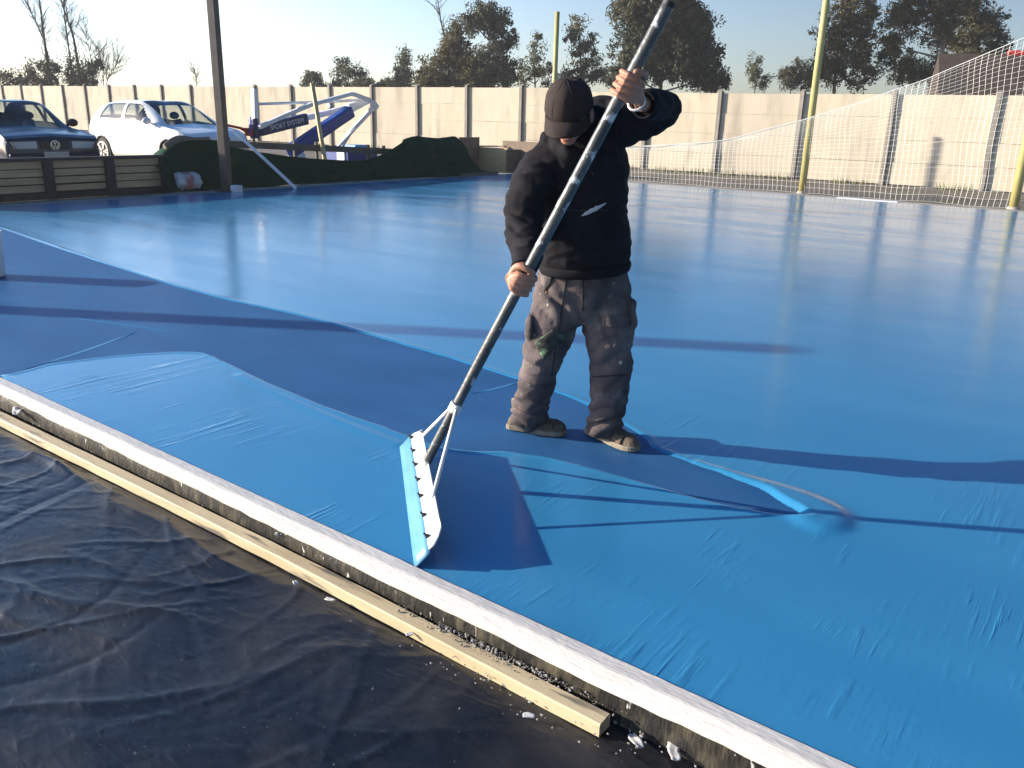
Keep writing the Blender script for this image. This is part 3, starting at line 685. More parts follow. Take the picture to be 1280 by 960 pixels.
# green shade net draped in folds
tp = [(203, 208), (214, 190), (232, 178), (262, 175.5), (276, 178), (290, 183), (320, 189), (360, 195), (400, 199), (450, 201), (470, 198), (490, 189), (506, 179), (520, 170.5), (530, 171), (552, 173), (574, 171.5), (582, 190), (590, 210)]
bt = [(203, 238), (214, 240), (232, 241), (262, 241), (276, 240.5), (290, 240), (320, 237), (360, 234.5), (400, 232), (450, 229), (470, 227.5), (490, 226), (506, 225), (520, 224), (530, 223), (552, 221.5), (574, 219.5), (582, 218.5), (590, 217.5)]
TX = -14.25; nu = 150
tz = cat_rom([V(*atX(x, y, TX)[1:]) for x, y in tp], 9)
P = []
for i, q in enumerate(tz):
    y, zt = q[0], max(q[1], .12); row = []
    s = i/(len(tz)-1)
    for j in range(25):
        v = j/24
        z = zt*(1-v)+.005*v
        ox = .15*noise.noise(Vector((y*1.7, v*1.1, 0)))*(.3+v)+.09*noise.noise(Vector((y*4+v*2, v*2.2, 5)))+.22*v**1.5
        if s > .68: ox += .35*math.sin(min(1, v*1.3)*1.57)*smooth01((s-.68)/.1)+.10*noise.noise(Vector((y*3.0-v*4, v*2, 9)))
        row.append((TX-.10+ox, y+.05*noise.noise(Vector((y*2, v*3, 3)))*v, z))
    bw = float(smooth01((s-.70)/.08))+float(smooth01((.20-s)/.08))
    back = [(TX-.115-(.015+.27*bw)*k, y, zt-(.012+.05*bw)*k+.02*bw*noise.noise(Vector((y*3, k, 1)))) for k in (2, 1)]
    P.append(back+row)
tag(MB().grid(np.array(P)).build('shade_sheet', M['tarp'], smooth=True, solid=.008), 'dark green shade sheet draped in folds over the low rail at court edge', 'sheet')
q = atX(218, 182, -14.7)
tag(MB().tube(cat_rom([atX(208, 186, -14.6), atX(222, 177, -14.6), atX(244, 179, -14.6), atX(262, 178, -14.6)], 5), [.05, .055, .06, .06, .06]+[.06]*11, 9, ry=.11).build('sacking_roll', M['wood_brown'], smooth=True), 'brown rolled sacking lying on top of the green sheet at its left end', 'roll')
# leaning white bar
tag(MB().bar(atX(291, 162, -14.3), gnd(370, 235.5, .012), .085, .045).build('white_bar', M['white_metal'], bevel=.004), 'long white bar leaning from the rail down to the blue floor', 'bar')
# sack by the green sheet
q = gnd(240, 240); t = thing('cement_sack', 'crumpled white and red sack lying before the left end of the green sheet', 'sack', (q[0]-.2, q[1], 0))
def blob(mb, a, c, r, amp, seed, n=26, m=18):
    L_ = np.linalg.norm(np.subtract(c, a)); pts = [np.asarray(a)+(np.subtract(c, a))*k/m for k in range(m+1)]
    rad = [r*(1-.75*abs(2*k/m-1)**7) for k in range(m+1)]; o = len(mb.v)
    mb.tube(pts, rad, n)
    for i in range(o, len(mb.v)):
        p = np.array(mb.v[i]); d = amp*noise.noise(Vector((p[0]*9+seed, p[1]*9, p[2]*9))); mb.v[i] = tuple(p+np.array([d, d*.5, abs(d)*.6]))
s0 = V(q[0]-.25, q[1]-.17, .17)
mb = MB(); blob(mb, s0, s0+V(0, .17, 0), .16, .05, 1); mb.build('sack_end', M['bag'], t, smooth=True)
mb = MB(); blob(mb, s0+V(.02, .14, 0), s0+V(.02, .30, .0), .165, .05, 2); mb.build('sack_band', M['bag_red'], t, smooth=True)
mb = MB(); blob(mb, s0+V(.01, .27, 0), s0+V(.01, .46, -.01), .165, .05, 3); mb.build('sack_body', M['bag'], t, smooth=True)
# boards at the corner
def board(name, label, x0, x1, yt, yb, Xd, m_, th=.04, cat='board', tilt=0):
    a, c = atX(x0, yb, Xd), atX(x1, yb, Xd); zt = atX((x0+x1)/2, yt, Xd)[2]; z0 = -.02
    return tag(MB().prism([(Xd, a[1], z0), (Xd, c[1], z0), (Xd-tilt, c[1], zt), (Xd-tilt, a[1], zt)], (-th, 0, 0)).build(name, m_), label, cat)
def board_y(name, label, x0, x1, yt, yb, Yd, m_, th=.03, cat='board'):
    a, c = atY(x0, yb, Yd), atY(x1, yb, Yd); zt = atY((x0+x1)/2, yt, Yd)[2]
    return tag(MB().prism([(a[0], Yd, -.02), (c[0], Yd, -.02), (c[0], Yd+.03, zt), (a[0], Yd+.03, zt)], (0, th, 0)).build(name, m_), label, cat)
board_y('osb_board', 'pale strand board standing at court corner, half in shade', 578, 632, 184, 215, 18.72, M['osb'], .02)
board_y('plywood_board', 'brown board behind the man, right of the strand board', 627, 700, 177.5, 213, 19.15, M['wood_brown'])
board('plywood_board', 'brown board showing above the strand board, beside the green sheet', 574, 599, 171.5, 210, -15.0, M['wood_brown'])
board('plywood_board', 'grey brown upright plank directly right of the strand board', 633, 660, 187, 214, -13.9, M['wood_grey'], .03)
a, c = atY(585, 182.5, 18.8), atY(632, 183, 18.8)
tag(MB().bar(a, c, .10, .035).build('plank', M['wood_brown']), 'dark brown plank lying along the top of the strand board', 'plank')
tag(MB().box((-13.72, float(gnd(612, 221)[1])+.2, .03), (.10, 1.5, .07)).build('plank', M['wood_grey']), 'grey timber plank lying on the court edge before the strand board', 'plank')
# stick
tag(MB().bar(atX(390, 104, -14.95), atX(406, 200, -14.55), .085, .055).build('wooden_stick', M['wood_stick'], bevel=.004), 'pale wooden stick leaning upright against the rail before the hoop stand', 'stick')

# ------------------------------------------------------------------ folded basketball stand
BX = -17.0
def bp(x, y, dx=0): p = atX(x, y, BX+dx); return p
o = bp(430, 200); t = thing('hoop_stand', 'folded portable basketball stand with white arms and blue pads behind the green sheet', 'hoop stand', (BX, o[1], .1))
MB().bar(bp(317.5, 111), bp(318.5, 152), .13, .10).build('mast', M['white_metal'], t, bevel=.01)
MB().bar(bp(316.5, 148), bp(319, 173), .20, .15).build('mast_pad', M['navy_pad'], t, bevel=.02)
MB().bar(bp(312.5, 146, .1), bp(312.5, 166, .1), .05, .03).build('bracket', M['blue_pad'], t)
MB().tube([bp(318, 130), bp(395, 128), bp(456, 124.5)], .035, 10).build('crossbar', M['white_metal'], t, smooth=True)
ua = MB(); pts = [(324, 159), (352, 146), (388, 131), (412, 124.5), (440, 117), (462, 125), (469, 132)]
for p, q in zip(pts[:-1], pts[1:]): ua.bar(bp(*p, .2), bp(*q, .2), .10, .09)
ua.build('upper_arm', M['white_metal'], t)
la = MB(); pts = [(325, 163), (383, 147), (410, 141), (438, 133), (460, 126)]
for p, q in zip(pts[:-1], pts[1:]): la.bar(bp(*p, -.2), bp(*q, -.2), .12, .13)
la.prism([bp(436, 130), bp(462, 122), bp(466, 127), bp(440, 141)], (-.12, 0, 0))
la.build('lower_arm', M['white_metal'], t)
MB().bar(bp(411, 126.5), bp(412, 134), .05, .05).build('brace', M['white_metal'], t)
pa, pb = bp(324.5, 163, .05), bp(383, 148.5, .05)
pad = MB().bar(pa, pb, .16, .26).build('arm_pad', M['navy_pad'], t, bevel=.02)
fc = bpy.data.curves.new('pad_text', 'FONT'); fc.body = 'SPORT SYSTEM'; fc.size = .155; fc.extrude = .002; fc.align_x = 'CENTER'; fc.align_y = 'CENTER'
fo = bpy.data.objects.new('pad_text', fc); COL.objects.link(fo); fc.materials.append(M['white_metal']); fo.parent = pad
ex = (pb-pa)/np.linalg.norm(pb-pa); ez = np.cross(ex, V(0, 0, 1)); ez /= np.linalg.norm(ez); ey = np.cross(ez, ex)
mm = Matrix.Identity(4); cpt = (pa*.47+pb*.53)+ez*.088-np.array(t['_o'])
for i in range(3): mm[i][0] = ex[i]; mm[i][1] = ey[i]; mm[i][2] = ez[i]; mm[i][3] = cpt[i]
fo.matrix_local = mm
bpy.context.view_layer.update()
tme = bpy.data.meshes.new_from_object(fo.evaluated_get(bpy.context.evaluated_depsgraph_get()))
bpy.data.objects.remove(fo); fo = bpy.data.objects.new('pad_text', tme); COL.objects.link(fo); fo.parent = pad; fo.matrix_local = mm
dp = MB().bar(bp(362, 190, .35), bp(438, 139, .35), .28, .30).build('strut_pad', M['blue_pad'], t, bevel=.05)
st = MB().bar(bp(468, 132), bp(436, 167), .09, .09); st.bar(bp(466, 137), bp(422, 184, .1), .06, .06); st.bar(bp(438, 164), bp(425, 186), .11, .08)
st.build('strut', M['white_metal'], t)
MB().bar(bp(466, 130), bp(470, 135), .16, .14).build('hinge', M['white_metal'], t)
c = bp(439, 192); MB().box((BX, c[1], .33), (.9, 1.05, .42)).build('base_weight', M['blue_pad'], t, bevel=.03)
c = bp(444, 186); MB().box((BX-.1, c[1]+.1, .58), (.5, .45, .10)).build('base_weight', M['sky_pad'], t, bevel=.03)
c = bp(422, 196); MB().box((BX+.2, c[1], .33), (.3, .16, .34)).build('base_bracket', M['white_metal'], t, bevel=.02)
c = bp(361, 192); MB().ell((BX+.3, c[1], .38), (.22, .22, .16)).build('counterweight', M['white_metal'], t, smooth=True)
rm = MB(); rm.tube([bp(313, 166), bp(308, 163.5), bp(300, 160), bp(284, 156.5)], [.07, .05, .03, .028], 8); rm.box(bp(311, 165), (.12, .14, .18)); rm.build('rim', M['red_paint'], t)

# ------------------------------------------------------------------ cars
def make_car(name, label, loc, yaw, st, paint, wheels, wr, ws, cab, rake, lamps, beltv=.55):
    """st: stations (x, half width, sill z, belt z, roof z, roof half width) from tail to nose"""
    t = thing(name, label, 'car', loc, yaw)
    xs0 = np.array([q[0] for q in st]); A = np.array(st); NU, NVS = 340, 11
    xu = np.linspace(xs0[0], xs0[-1], NU)
    def interp(col):
        y = A[:, col]; d = np.gradient(y, xs0)
        # monotone-ish hermite
        out = np.empty(NU)
        for k, x in enumerate(xu):
            i = min(max(np.searchsorted(xs0, x)-1, 0), len(xs0)-2); h = xs0[i+1]-xs0[i]; s = (x-xs0[i])/h
            m0, m1 = d[i]*h, d[i+1]*h; dy = y[i+1]-y[i]
            lim = 3*abs(dy)
            m0 = np.clip(m0, -lim, lim); m1 = np.clip(m1, -lim, lim)
            out[k] = y[i]*(2*s**3-3*s*s+1)+m0*(s**3-2*s*s+s)+y[i+1]*(-2*s**3+3*s*s)+m1*(s**3-s*s)
        return out
    w, zb, zs, zt, wt = [interp(k) for k in range(1, 6)]
    S = np.zeros((NU, 5*NVS+1, 3)); VV = np.zeros(5*NVS+1)
    for i in range(NU):
        c = [(0, zb[i]), (w[i]*.86, zb[i]), (w[i]*1.0, zb[i]+(zs[i]-zb[i])*.5), (w[i]*.965, zs[i]), (wt[i], zt[i]-.045), (0, zt[i])]
        c2 = cat_rom([V(q[0], q[1], 0) for q in c], NVS)
        # crease at the sill, soft shoulder
        S[i, :, 0] = xu[i]; S[i, :, 1] = [max(q[0], 0) for q in c2]; S[i, :, 2] = [q[1] for q in c2]
    VV = np.linspace(0, 5, 5*NVS+1)
    S[:, 0, 1] = 0; S[:, -1, 1] = 0
    arch = lambda p: any(math.hypot(p[0]-wx, p[2]-wr) < wr*1.16 and p[1] > .35 for wx in wheels)
    cx = lambda i: (xu[i]+xu[i+1])/2; cv = lambda j: (VV[j]+VV[j+1])/2
    x0, x1, xw0, xw1, xr0, xr1 = cab     # side glass from..to, windscreen top..bottom, rear glass
    def region(i, j):
        x, v = cx(i), cv(j)
        c = S[i:i+2, j:j+2].reshape(-1, 3).mean(0)
        if v < 3 and arch(c): return 'arch'
        if 3.14 < v < 3.88:
            lean = rake*(v-3)
            if x0+.30*(v-3) < x < x1-lean:
                if abs(x-(x0+x1)/2+.12) < .045: return 'body'
                return 'side'
        if v > 4.12 and xw0 < x < xw1: return 'screen'
        if v > 4.2 and xr0 < x < xr1: return 'rear'
        return 'body'
    parts = {}
    lining = MB()
    for sgn in (1, -1):
        for i in range(NU-1):
            for j in range(5*NVS):
                r = region(i, j)
                if r == 'arch': continue
                key = r if r in ('body', 'screen', 'rear') else r+str(sgn)
                mb = parts.setdefault(key, MB())
                q = [S[i, j], S[i+1, j], S[i+1, j+1], S[i, j+1]]
                mb.add([(p[0], sgn*p[1], p[2]) for p in q], [(0, 1, 2, 3)])
                if r == 'body':
                    lining.add([(p[0]*.985, sgn*p[1]*.97, p[2]-.018) for p in q], [(0, 1, 2, 3)])
    for i, sg in ((0, -1), (NU-1, 1)):
        ring = [(S[i, j, 0], S[i, j, 1], S[i, j, 2]) for j in range(5*NVS+1)]
        ring += [(p[0], -p[1], p[2]) for p in ring[1:-1][::-1]]
        parts['body'].add(ring, [tuple(range(len(ring)))])
    def weld(o):
        bm = bmesh.new(); bm.from_mesh(o.data); bmesh.ops.remove_doubles(bm, verts=bm.verts, dist=.0006)
        bmesh.ops.recalc_face_normals(bm, faces=bm.faces); bm.to_mesh(o.data); bm.free()
        for p in o.data.polygons: p.use_smooth = True
        return o
    body = weld(parts['body'].build('body', paint, t, local=True))
    weld(lining.build('interior', M['car_in'], t, local=True))
    MB().box((0, 0, .36), (3.0, 1.2, .30)).build('floor_pan', M['car_in'], t, local=True)
    for k in parts:
        if k != 'body':
            weld(parts[k].build({'scr': 'windscreen', 'rea': 'rear_window', 'sid': 'side_window'}[k[:3]], M['glass'], t, local=True))
    def surf(x, v):
        i = int(np.argmin(np.abs(xu-x))); j = int(np.argmin(np.abs(VV-v))); return S[i, j]
    for wx in wheels:
        for sg in (1, -1):
            wy = max(w)*.985*sg
            wl = MB().tube([(wx, wy-sg*.21, wr), (wx, wy-sg*.19, wr), (wx, wy-sg*.02, wr), (wx, wy, wr)], [wr*.93, wr, wr, wr*.93], 28, side=(1, 0, 0)).build('wheel', M['tyre'], t, local=True, smooth=False)
            rmb = MB().tube([(wx, wy-sg*.02, wr), (wx, wy+sg*.004, wr)], [wr*.66, wr*.66], 28, side=(1, 0, 0))
            rmb.build('hub', M['black'], wl, local=True)
            sp = MB()
            for k in range(5):
                for dd in (-.16, .16):
                    a = 2*math.pi*k/5+dd
                    sp.bar((wx+.05*math.cos(a), wy+sg*.008, wr+.05*math.sin(a)), (wx+wr*.68*math.cos(a), wy+sg*.008, wr+wr*.68*math.sin(a)), .022, .035, up=(0, 1, 0))
            for k in range(28):
                a, c = 2*math.pi*k/28, 2*math.pi*(k+1)/28
                sp.bar((wx+wr*.69*math.cos(a), wy+sg*.008, wr+wr*.69*math.sin(a)), (wx+wr*.69*math.cos(c), wy+sg*.008, wr+wr*.69*math.sin(c)), .022, .028, up=(0, 1, 0))
            sp.build('rim', M['rim'], wl, local=True)
    for sg in (1, -1):
        c = surf(x1-rake*.15-.05, 3.1)
        mi = MB().ell((c[0], sg*(c[1]+.11), c[2]+.09), (.07, .105, .075), 14, 8)
        mi.tube([(c[0], sg*(c[1]-.02), c[2]+.03), (c[0], sg*(c[1]+.06), c[2]+.07)], .025, 8)
        mi.build('mirror', paint if name == 'hatchback_car' else M['black'], t, local=True, smooth=True)
        hx0, hx1, hv0, hv1 = lamps
        i0, i1 = [int(np.argmin(np.abs(xu-q))) for q in (hx0, hx1)]; j0, j1 = [int(np.argmin(np.abs(VV-q))) for q in (hv0, hv1)]
        P = S[i0:i1+1, j0:j1+1].copy(); P[..., 0] += .006; P[..., 1] = (P[..., 1]+.006)*sg; P[..., 2] += .004
        MB().grid(P).build('headlight', M['lamp'], t, local=True, smooth=True)
    for dx, dy in ((.15, .36), (.15, -.36)):
        s_ = MB(); s_.tube([(dx-.22, dy, .5), (dx-.32, dy, .80), (dx-.38, dy, 1.02)], [.10, .11, .09], 12, side=(0, 1, 0), ry=[.22, .23, .20])
        s_.ell((dx-.41, dy, 1.14), (.05, .13, .085), 12, 8); s_.build('seat', M['car_in'], t, local=True, smooth=True)
    return t, surf, S, w
clio = [(-2.04, .62, .48, .74, .93, .50), (-1.98, .77, .34, .86, 1.08, .56), (-1.75, .84, .24, .95, 1.29, .58), (-1.35, .862, .2, .965, 1.42, .585), (-.6, .866, .18, .955, 1.455, .60), (0, .866, .18, .94, 1.45, .60),
        (.35, .866, .18, .925, 1.33, .60), (.70, .866, .18, .91, 1.15, .63), (1.0, .866, .18, .90, .985, .68), (1.25, .86, .19, .875, .93, .70), (1.6, .835, .2, .81, .875, .66), (1.85, .76, .22, .70, .80, .56), (1.98, .63, .26, .58, .70, .45), (2.03, .45, .32, .5, .60, .3)]
ground_car = .10
_at18 = _at(218, 200, 17.9)
pr, pf = _at(129, 187, 20.1), _at(216, 190, 18.5)
hd = pf-pr; yawc = math.atan2(hd[1], hd[0])
right = V(math.sin(yawc), -math.cos(yawc), 0)
ctr = pr+V(math.cos(yawc), math.sin(yawc), 0)*1.34-right*.86
t, surf, S_, w_ = make_car('hatchback_car', 'white hatchback parked behind the wooden fence, left of the steel post', (ctr[0], ctr[1], .14), yawc, clio, M['car_white'], (-1.34, 1.25), .31, .2, (-1.55, .86, -.02, .98, -1.95, -1.42), .80, (1.62, 1.94, 2.62, 3.25))
MB().box((2.02, 0, .47), (.05, .62, .12)).build('grille', M['black'], t, local=True, bevel=.02)
MB().box((1.45, .0, .955), (.02, .02, .004)).build('washer', M['black'], t, local=True)
golf = [(-2.03, .66, .45, .78, .95, .54), (-1.95, .78, .32, .90, 1.12, .56), (-1.65, .835, .22, .94, 1.34, .57), (-1.2, .848, .2, .945, 1.41, .58), (-.5, .85, .18, .94, 1.43, .59), (-.05, .85, .18, .93, 1.41, .59),
        (.3, .85, .18, .92, 1.25, .60), (.60, .85, .18, .91, 1.06, .63), (.82, .85, .18, .90, .955, .68), (1.2, .845, .19, .87, .925, .72), (1.6, .835, .2, .83, .88, .74), (1.85, .81, .22, .77, .835, .72), (1.93, .79, .26, .60, .78, .68), (1.95, .77, .34, .5, .68, .64)]
pc = _at(69, 183, 15.7); yawg = math.atan2(-pc[1], -pc[0])+R_(20)
ctr = pc-V(math.cos(yawg), math.sin(yawg), 0)*1.97
t, surf, S_, w_ = make_car('saloon_car', 'dark blue car facing the court at far left behind the wooden fence', (ctr[0], ctr[1], .10), yawg, golf, M['car_blue'], (-1.3, 1.18), .30, .2, (-1.5, .66, -.10, .80, -1.9, -1.25), .72, (1.99, 2.0, 2.6, 3.2))
g = MB().box((1.952, 0, .66), (.03, .50, .13)).build('grille', M['black'], t, local=True, bevel=.01)
for sg in (1, -1):
    MB().prism([(1.955, sg*.30, .60), (1.955, sg*.64, .60), (1.93, sg*.70, .72), (1.945, sg*.30, .735)], (.02, 0, 0)).build('headlight', M['lamp'], t, local=True, bevel=.008)
    MB().prism([(1.93, sg*.66, .60), (1.87, sg*.79, .60), (1.86, sg*.78, .72), (1.93, sg*.70, .72)], (.03, 0, 0)).build('indicator', M['lamp'], t, local=True, bevel=.006)
MB().box((1.93, 0, .44), (.12, 1.56, .17)).build('bumper', M['car_blue'], t, local=True, bevel=.04)
e = MB(); R0 = .075
for k in range(24):
    a, c = 2*math.pi*k/24, 2*math.pi*(k+1)/24
    e.bar((1.975, R0*math.cos(a), .665+R0*math.sin(a)), (1.975, R0*math.cos(c), .665+R0*math.sin(c)), .013, .013, up=(1, 0, 0))
for a, c in (((-.030, .066), (0, .008)), ((.030, .066), (0, .008)), ((-.062, .035), (-.030, -.06)), ((-.030, -.06), (0, -.004)), ((0, -.004), (.030, -.06)), ((.030, -.06), (.062, .035))):
    e.bar((1.977, a[0], .665+a[1]), (1.977, c[0], .665+c[1]), .012, .012, up=(1, 0, 0))
e.build('emblem', M['chrome'], t, local=True)
pl = MB().box((1.995, 0, .49), (.012, .42, .12)).build('number_plate', M['plate'], t, local=True)

# ================================================================== FOREGROUND GROUND
# black plastic ground sheet with creases
xs = np.arange(-6.2, 2.6, .0135); ys = np.concatenate([np.arange(-1.2, .2, .03), np.arange(.2, 1.79, .0135)])
X, Y = np.meshgrid(xs, ys, indexing='ij'); Z = np.full(X.shape, -.126)
gx, gy = np.arange(-6.4, 2.9, .1), np.arange(-1.4, 2.0, .1)
def field(fn):                       # slow noise, sampled coarsely and interpolated
    G_ = np.array([[fn(x, y) for y in gy] for x in gx]); a = (X-gx[0])/.1; b_ = (Y-gy[0])/.1
    i, j = a.astype(int), b_.astype(int); a, b_ = a-i, b_-j
    return G_[i, j]*(1-a)*(1-b_)+G_[i+1, j]*a*(1-b_)+G_[i, j+1]*(1-a)*b_+G_[i+1, j+1]*a*b_
wx_ = field(lambda x, y: .10*noise.noise(Vector((x*2.2, y*2.2, 3)))); wy_ = field(lambda x, y: .10*noise.noise(Vector((x*2.2, y*2.2, 8))))
Z += field(lambda x, y: .010*noise.noise(Vector((x*1.1, y*1.8, 0))))
XW, YW = X+wx_, Y+wy_; random.seed(11)
for k in range(520):
    cx_ = random.uniform(-5.5, -.2)-abs(random.gauss(0, .3)); cy_ = random.uniform(.15, 1.72)
    far_ = min(1, max(0, (-.9-cx_)/1.6)); big_ = random.random()**3
    an = random.gauss(.35, .55) if random.random() < .7 else random.uniform(0, 3.14)
    ln = random.uniform(.04, .13)+.40*big_; hh = (.0018+.0085*big_)*(.25+.75*far_); wd = random.uniform(.004, .008)+.012*big_
    m_ = (np.abs(X-cx_) < ln*2.2+.2) & (np.abs(Y-cy_) < ln*2.2+.2)
    if not m_.any(): continue
    dx, dy = XW[m_]-cx_, YW[m_]-cy_; t_ = dx*math.cos(an)+dy*math.sin(an); d_ = -dx*math.sin(an)+dy*math.cos(an)+.25*t_*t_/ln*random.uniform(-1, 1)
    asym = np.where(d_ > 0, 1.0, random.uniform(.4, 2.2))
    Z[m_] += hh*np.exp(-(t_/ln)**2)*np.exp(-np.abs(d_)*asym/wd)*random.choice((1, 1, 1, -.5))
# the sheet is bunched up against the batten at the left
bn = field(lambda x, y: max(0, .35+noise.noise(Vector((x*2.2, 1, 1)))))
Z += .045*np.maximum(0, 1-np.abs(YW-1.64)/.06)**1.4*bn*np.clip((-1.6-X)/1.2, 0, 1)
Z = np.where(Y > 1.695, np.minimum(Z, -.128), Z)
tag(MB().grid(np.stack([X, Y, Z], -1)).build('plastic_sheet', M['plastic_black'], origin=(-1.5, .4, -.13), smooth=True), 'creased black plastic sheet covering the ground in front of the white kerb', 'plastic sheet')
# timber batten
kx = np.arange(-5.6, -.859, .05); pf_ = [(1.702, -.122), (1.702, -.085), (1.706, -.080), (1.756, -.078), (1.760, -.082), (1.760, -.122)]
P = np.zeros((len(kx), 6, 3))
for i, x in enumerate(kx):
    b_ = .006*math.sin(x*1.3)-.010*(x+3.6)+.006+.022*math.exp(-((x+2.3)/1.2)**2)
    for j, (y, z) in enumerate(pf_): P[i, j] = (x, y+b_+.002*noise.noise(Vector((x*5, j, 0))), z+.002*noise.noise(Vector((x*6, j, 4))))
mb = MB().grid(P); n_ = len(kx)
mb.add([], [tuple(range(5, -1, -1)), tuple((n_-1)*6+j for j in range(6))]); mb.f[-2] = tuple(range(5, -1, -1)); mb.f[-1] = tuple((n_-1)*6+j for j in range(6))
for i in range(n_-1): mb.f.append((i*6+5, i*6, (i+1)*6, (i+1)*6+5))
tag(mb.build('timber_batten', M['timber']), 'pale timber batten lying along the foot of the white kerb', 'batten')
# cement crumbs on the batten
mb = MB(); random.seed(5)
for i in range(520):
    u = random.gauss(0, 1); x = -1.33+.17*u; y = 1.768-abs(random.gauss(0, .022)); r = random.uniform(.0010, .0024) if random.random() < .8 else random.uniform(.003, .0055)
    if y < 1.712: continue
    mb.ell((x, y, -.076+r*.5), (r*random.uniform(.7, 1.5), r*random.uniform(.7, 1.4), r*.8), 6, 4)
for i in range(260):
    x = random.uniform(-5.2, -.3) if i % 2 else random.gauss(-1.0, .5); y = 1.775+float(edge_dy(x))+random.uniform(-.02, .012); r = abs(random.gauss(0, .0019))+.0008
    mb.ell((x, y, -.112+r), (r*random.uniform(.7, 1.8), r*random.uniform(.7, 1.5), r), 6, 4)
for i in range(70):
    x = random.gauss(-1.1, .35); y = 1.70-abs(random.gauss(0, .07)); r = random.uniform(.0012, .004)
    mb.ell((x, y, -.105+r), (r*random.uniform(.7, 1.7), r, r*.7), 6, 4)
tag(mb.build('cement_crumbs', M['crumb']), 'grey cement crumbs scattered on the timber batten and black sheet', 'crumbs', kind='stuff')
def scrap(label, c, L_, wd, ang, seed):
    P = np.zeros((9, 5, 3))
    for i in range(9):
        for j in range(5):
            u, v = (i/8-.5)*L_, (j/4-.5)*wd*(1-.6*abs(i/8-.5))
            z = .006+min(.012, .22*wd)*noise.noise(Vector((u*30+seed, v*40, 0)))+.006*abs(v)/wd
            P[i, j] = (c[0]+u*math.cos(ang)-v*math.sin(ang)+.01*noise.noise(Vector((u*40, seed, 1))), c[1]+u*math.sin(ang)+v*math.cos(ang), c[2]+z)
    tag(MB().grid(P).build('paint_scrap', M['scrap'], smooth=True, solid=.003), label, 'scrap', 'scraps of dried white paint by the kerb')
scrap('white dried paint scrap in the gap past the right end of the timber batten', gnd(842, 936, -.115), .10, .035, -1.0, 1)
scrap('greyish flat scrap lying by the cut end of the timber batten', gnd(795, 928, -.115), .06, .03, -.6, 2)
scrap('small white scrap on the black sheet below the middle of the batten', gnd(413, 752, -.11), .035, .02, .2, 3)
scrap('small pale scrap on the black sheet left of the brighter one', gnd(370, 731, -.11), .03, .02, -.2, 4)
scrap('white paint lump stuck in the gap at far left of the batten', gnd(22, 515, -.06), .12, .05, -.45, 5)
scrap('white torn scrap bridging kerb and batten near its middle', gnd(352, 668, -.05), .03, .055, -.3, 6)
scrap('tiny pale scrap on the black sheet near the right end of the batten', gnd(660, 897, -.11), .03, .018, .6, 7)
scrap('pale scrap on the black sheet right beside the batten at centre', gnd(512, 795, -.105), .025, .02, .9, 8)

# ================================================================== SQUEEGEE
A0, A1 = V(-2.557, 2.63, .004), V(-1.756, 1.868, .004)
ux = (A1-A0)/np.linalg.norm(A1-A0); nx = V(-ux[1], ux[0], 0); L_ = np.linalg.norm(A1-A0)
def sq(s, h, z): return A0+ux*(s*L_)+nx*h+V(0, 0, z)
sq_t = thing('floor_squeegee', 'wide long handled squeegee with white plate and paint smeared blue blade held by the man', 'squeegee', sq(.5, 0, 0))
pts = [(0, 0), (.020, .020), (.038, .040), (.054, .058)]
P = np.array([[sq(s, h, z) for h, z in pts] for s in np.linspace(0, 1, 14)])
MB().grid(P).build('blade', M['blade_blue'], sq_t, smooth=True, solid=.007)
pts = [(.050, .059), (.068, .074), (.086, .092), (.098, .112)]
e_ = lambda s, k: s
P = np.array([[sq(s+(.5-s)*(.03+.05*max(0, k-1)*(abs(s-.5) > .46)), h, z) for k, (h, z) in enumerate(pts)] for s in np.concatenate([[0, .03], np.linspace(.06, .94, 14), [.97, 1.]])])
MB().grid(P).build('plate', M['blade_white'], sq_t, smooth=True, solid=.005)
for s in (.045, .19, .33, .47, .61, .76, .91):
    b_ = MB(); c = sq(s, .052, .066); d_ = V(0, 0, .7)-nx*.7
    b_.tube([c-d_*.004, c+d_*.006], .0095, 6); b_.tube([c+d_*.006, c+d_*.020], .0045, 6)
    b_.build('bolt', M['bolt'], sq_t)
PB = sq(.40, .085, .098); PT = _at(837, 3, 2.99)
pd = (PT-PB)/np.linalg.norm(PT-PB); PL_ = np.linalg.norm(PT-PB)
pr_ = .0215
N_ = 60
MB().tube([PB+pd*PL_*k/N_ for k in range(N_+1)], [pr_*(.92 if k < 14 else 1.0)+.0006*noise.noise(Vector((k*.7, 0, 0))) for k in range(N_+1)], 20).build('pole', M['pole_metal'], sq_t, smooth=True)
MB().tube([PT-pd*.012, PT+pd*.004], pr_*1.05, 20).build('pole_cap', M['black'], sq_t)
J = PB+pd*.30
MB().tube([J-pd*.02, J+pd*.02], pr_*1.25, 20).build('clamp', M['blade_white'], sq_t)
cr = np.cross(pd, nx); cr /= np.linalg.norm(cr)
MB().tube([J-ux*.035, J+ux*.035], .012, 10).build('clamp_bolt', M['blade_white'], sq_t)
for s, sg in ((.13, -1), (.70, 1)):
    MB().tube([J+ux*.033*sg, sq(s, .088, .10)], .0082, 10).build('brace', M['blade_white'], sq_t, smooth=True)
def on_pole(px, py):
    best = min((abs(((q-EYE) @ AX[:, 1])/((q-EYE) @ AX[:, 2])*FPX+480-py), k) for k, q in ((k, PB+pd*PL_*k/400) for k in range(401)))
    return PB+pd*PL_*best[1]/400

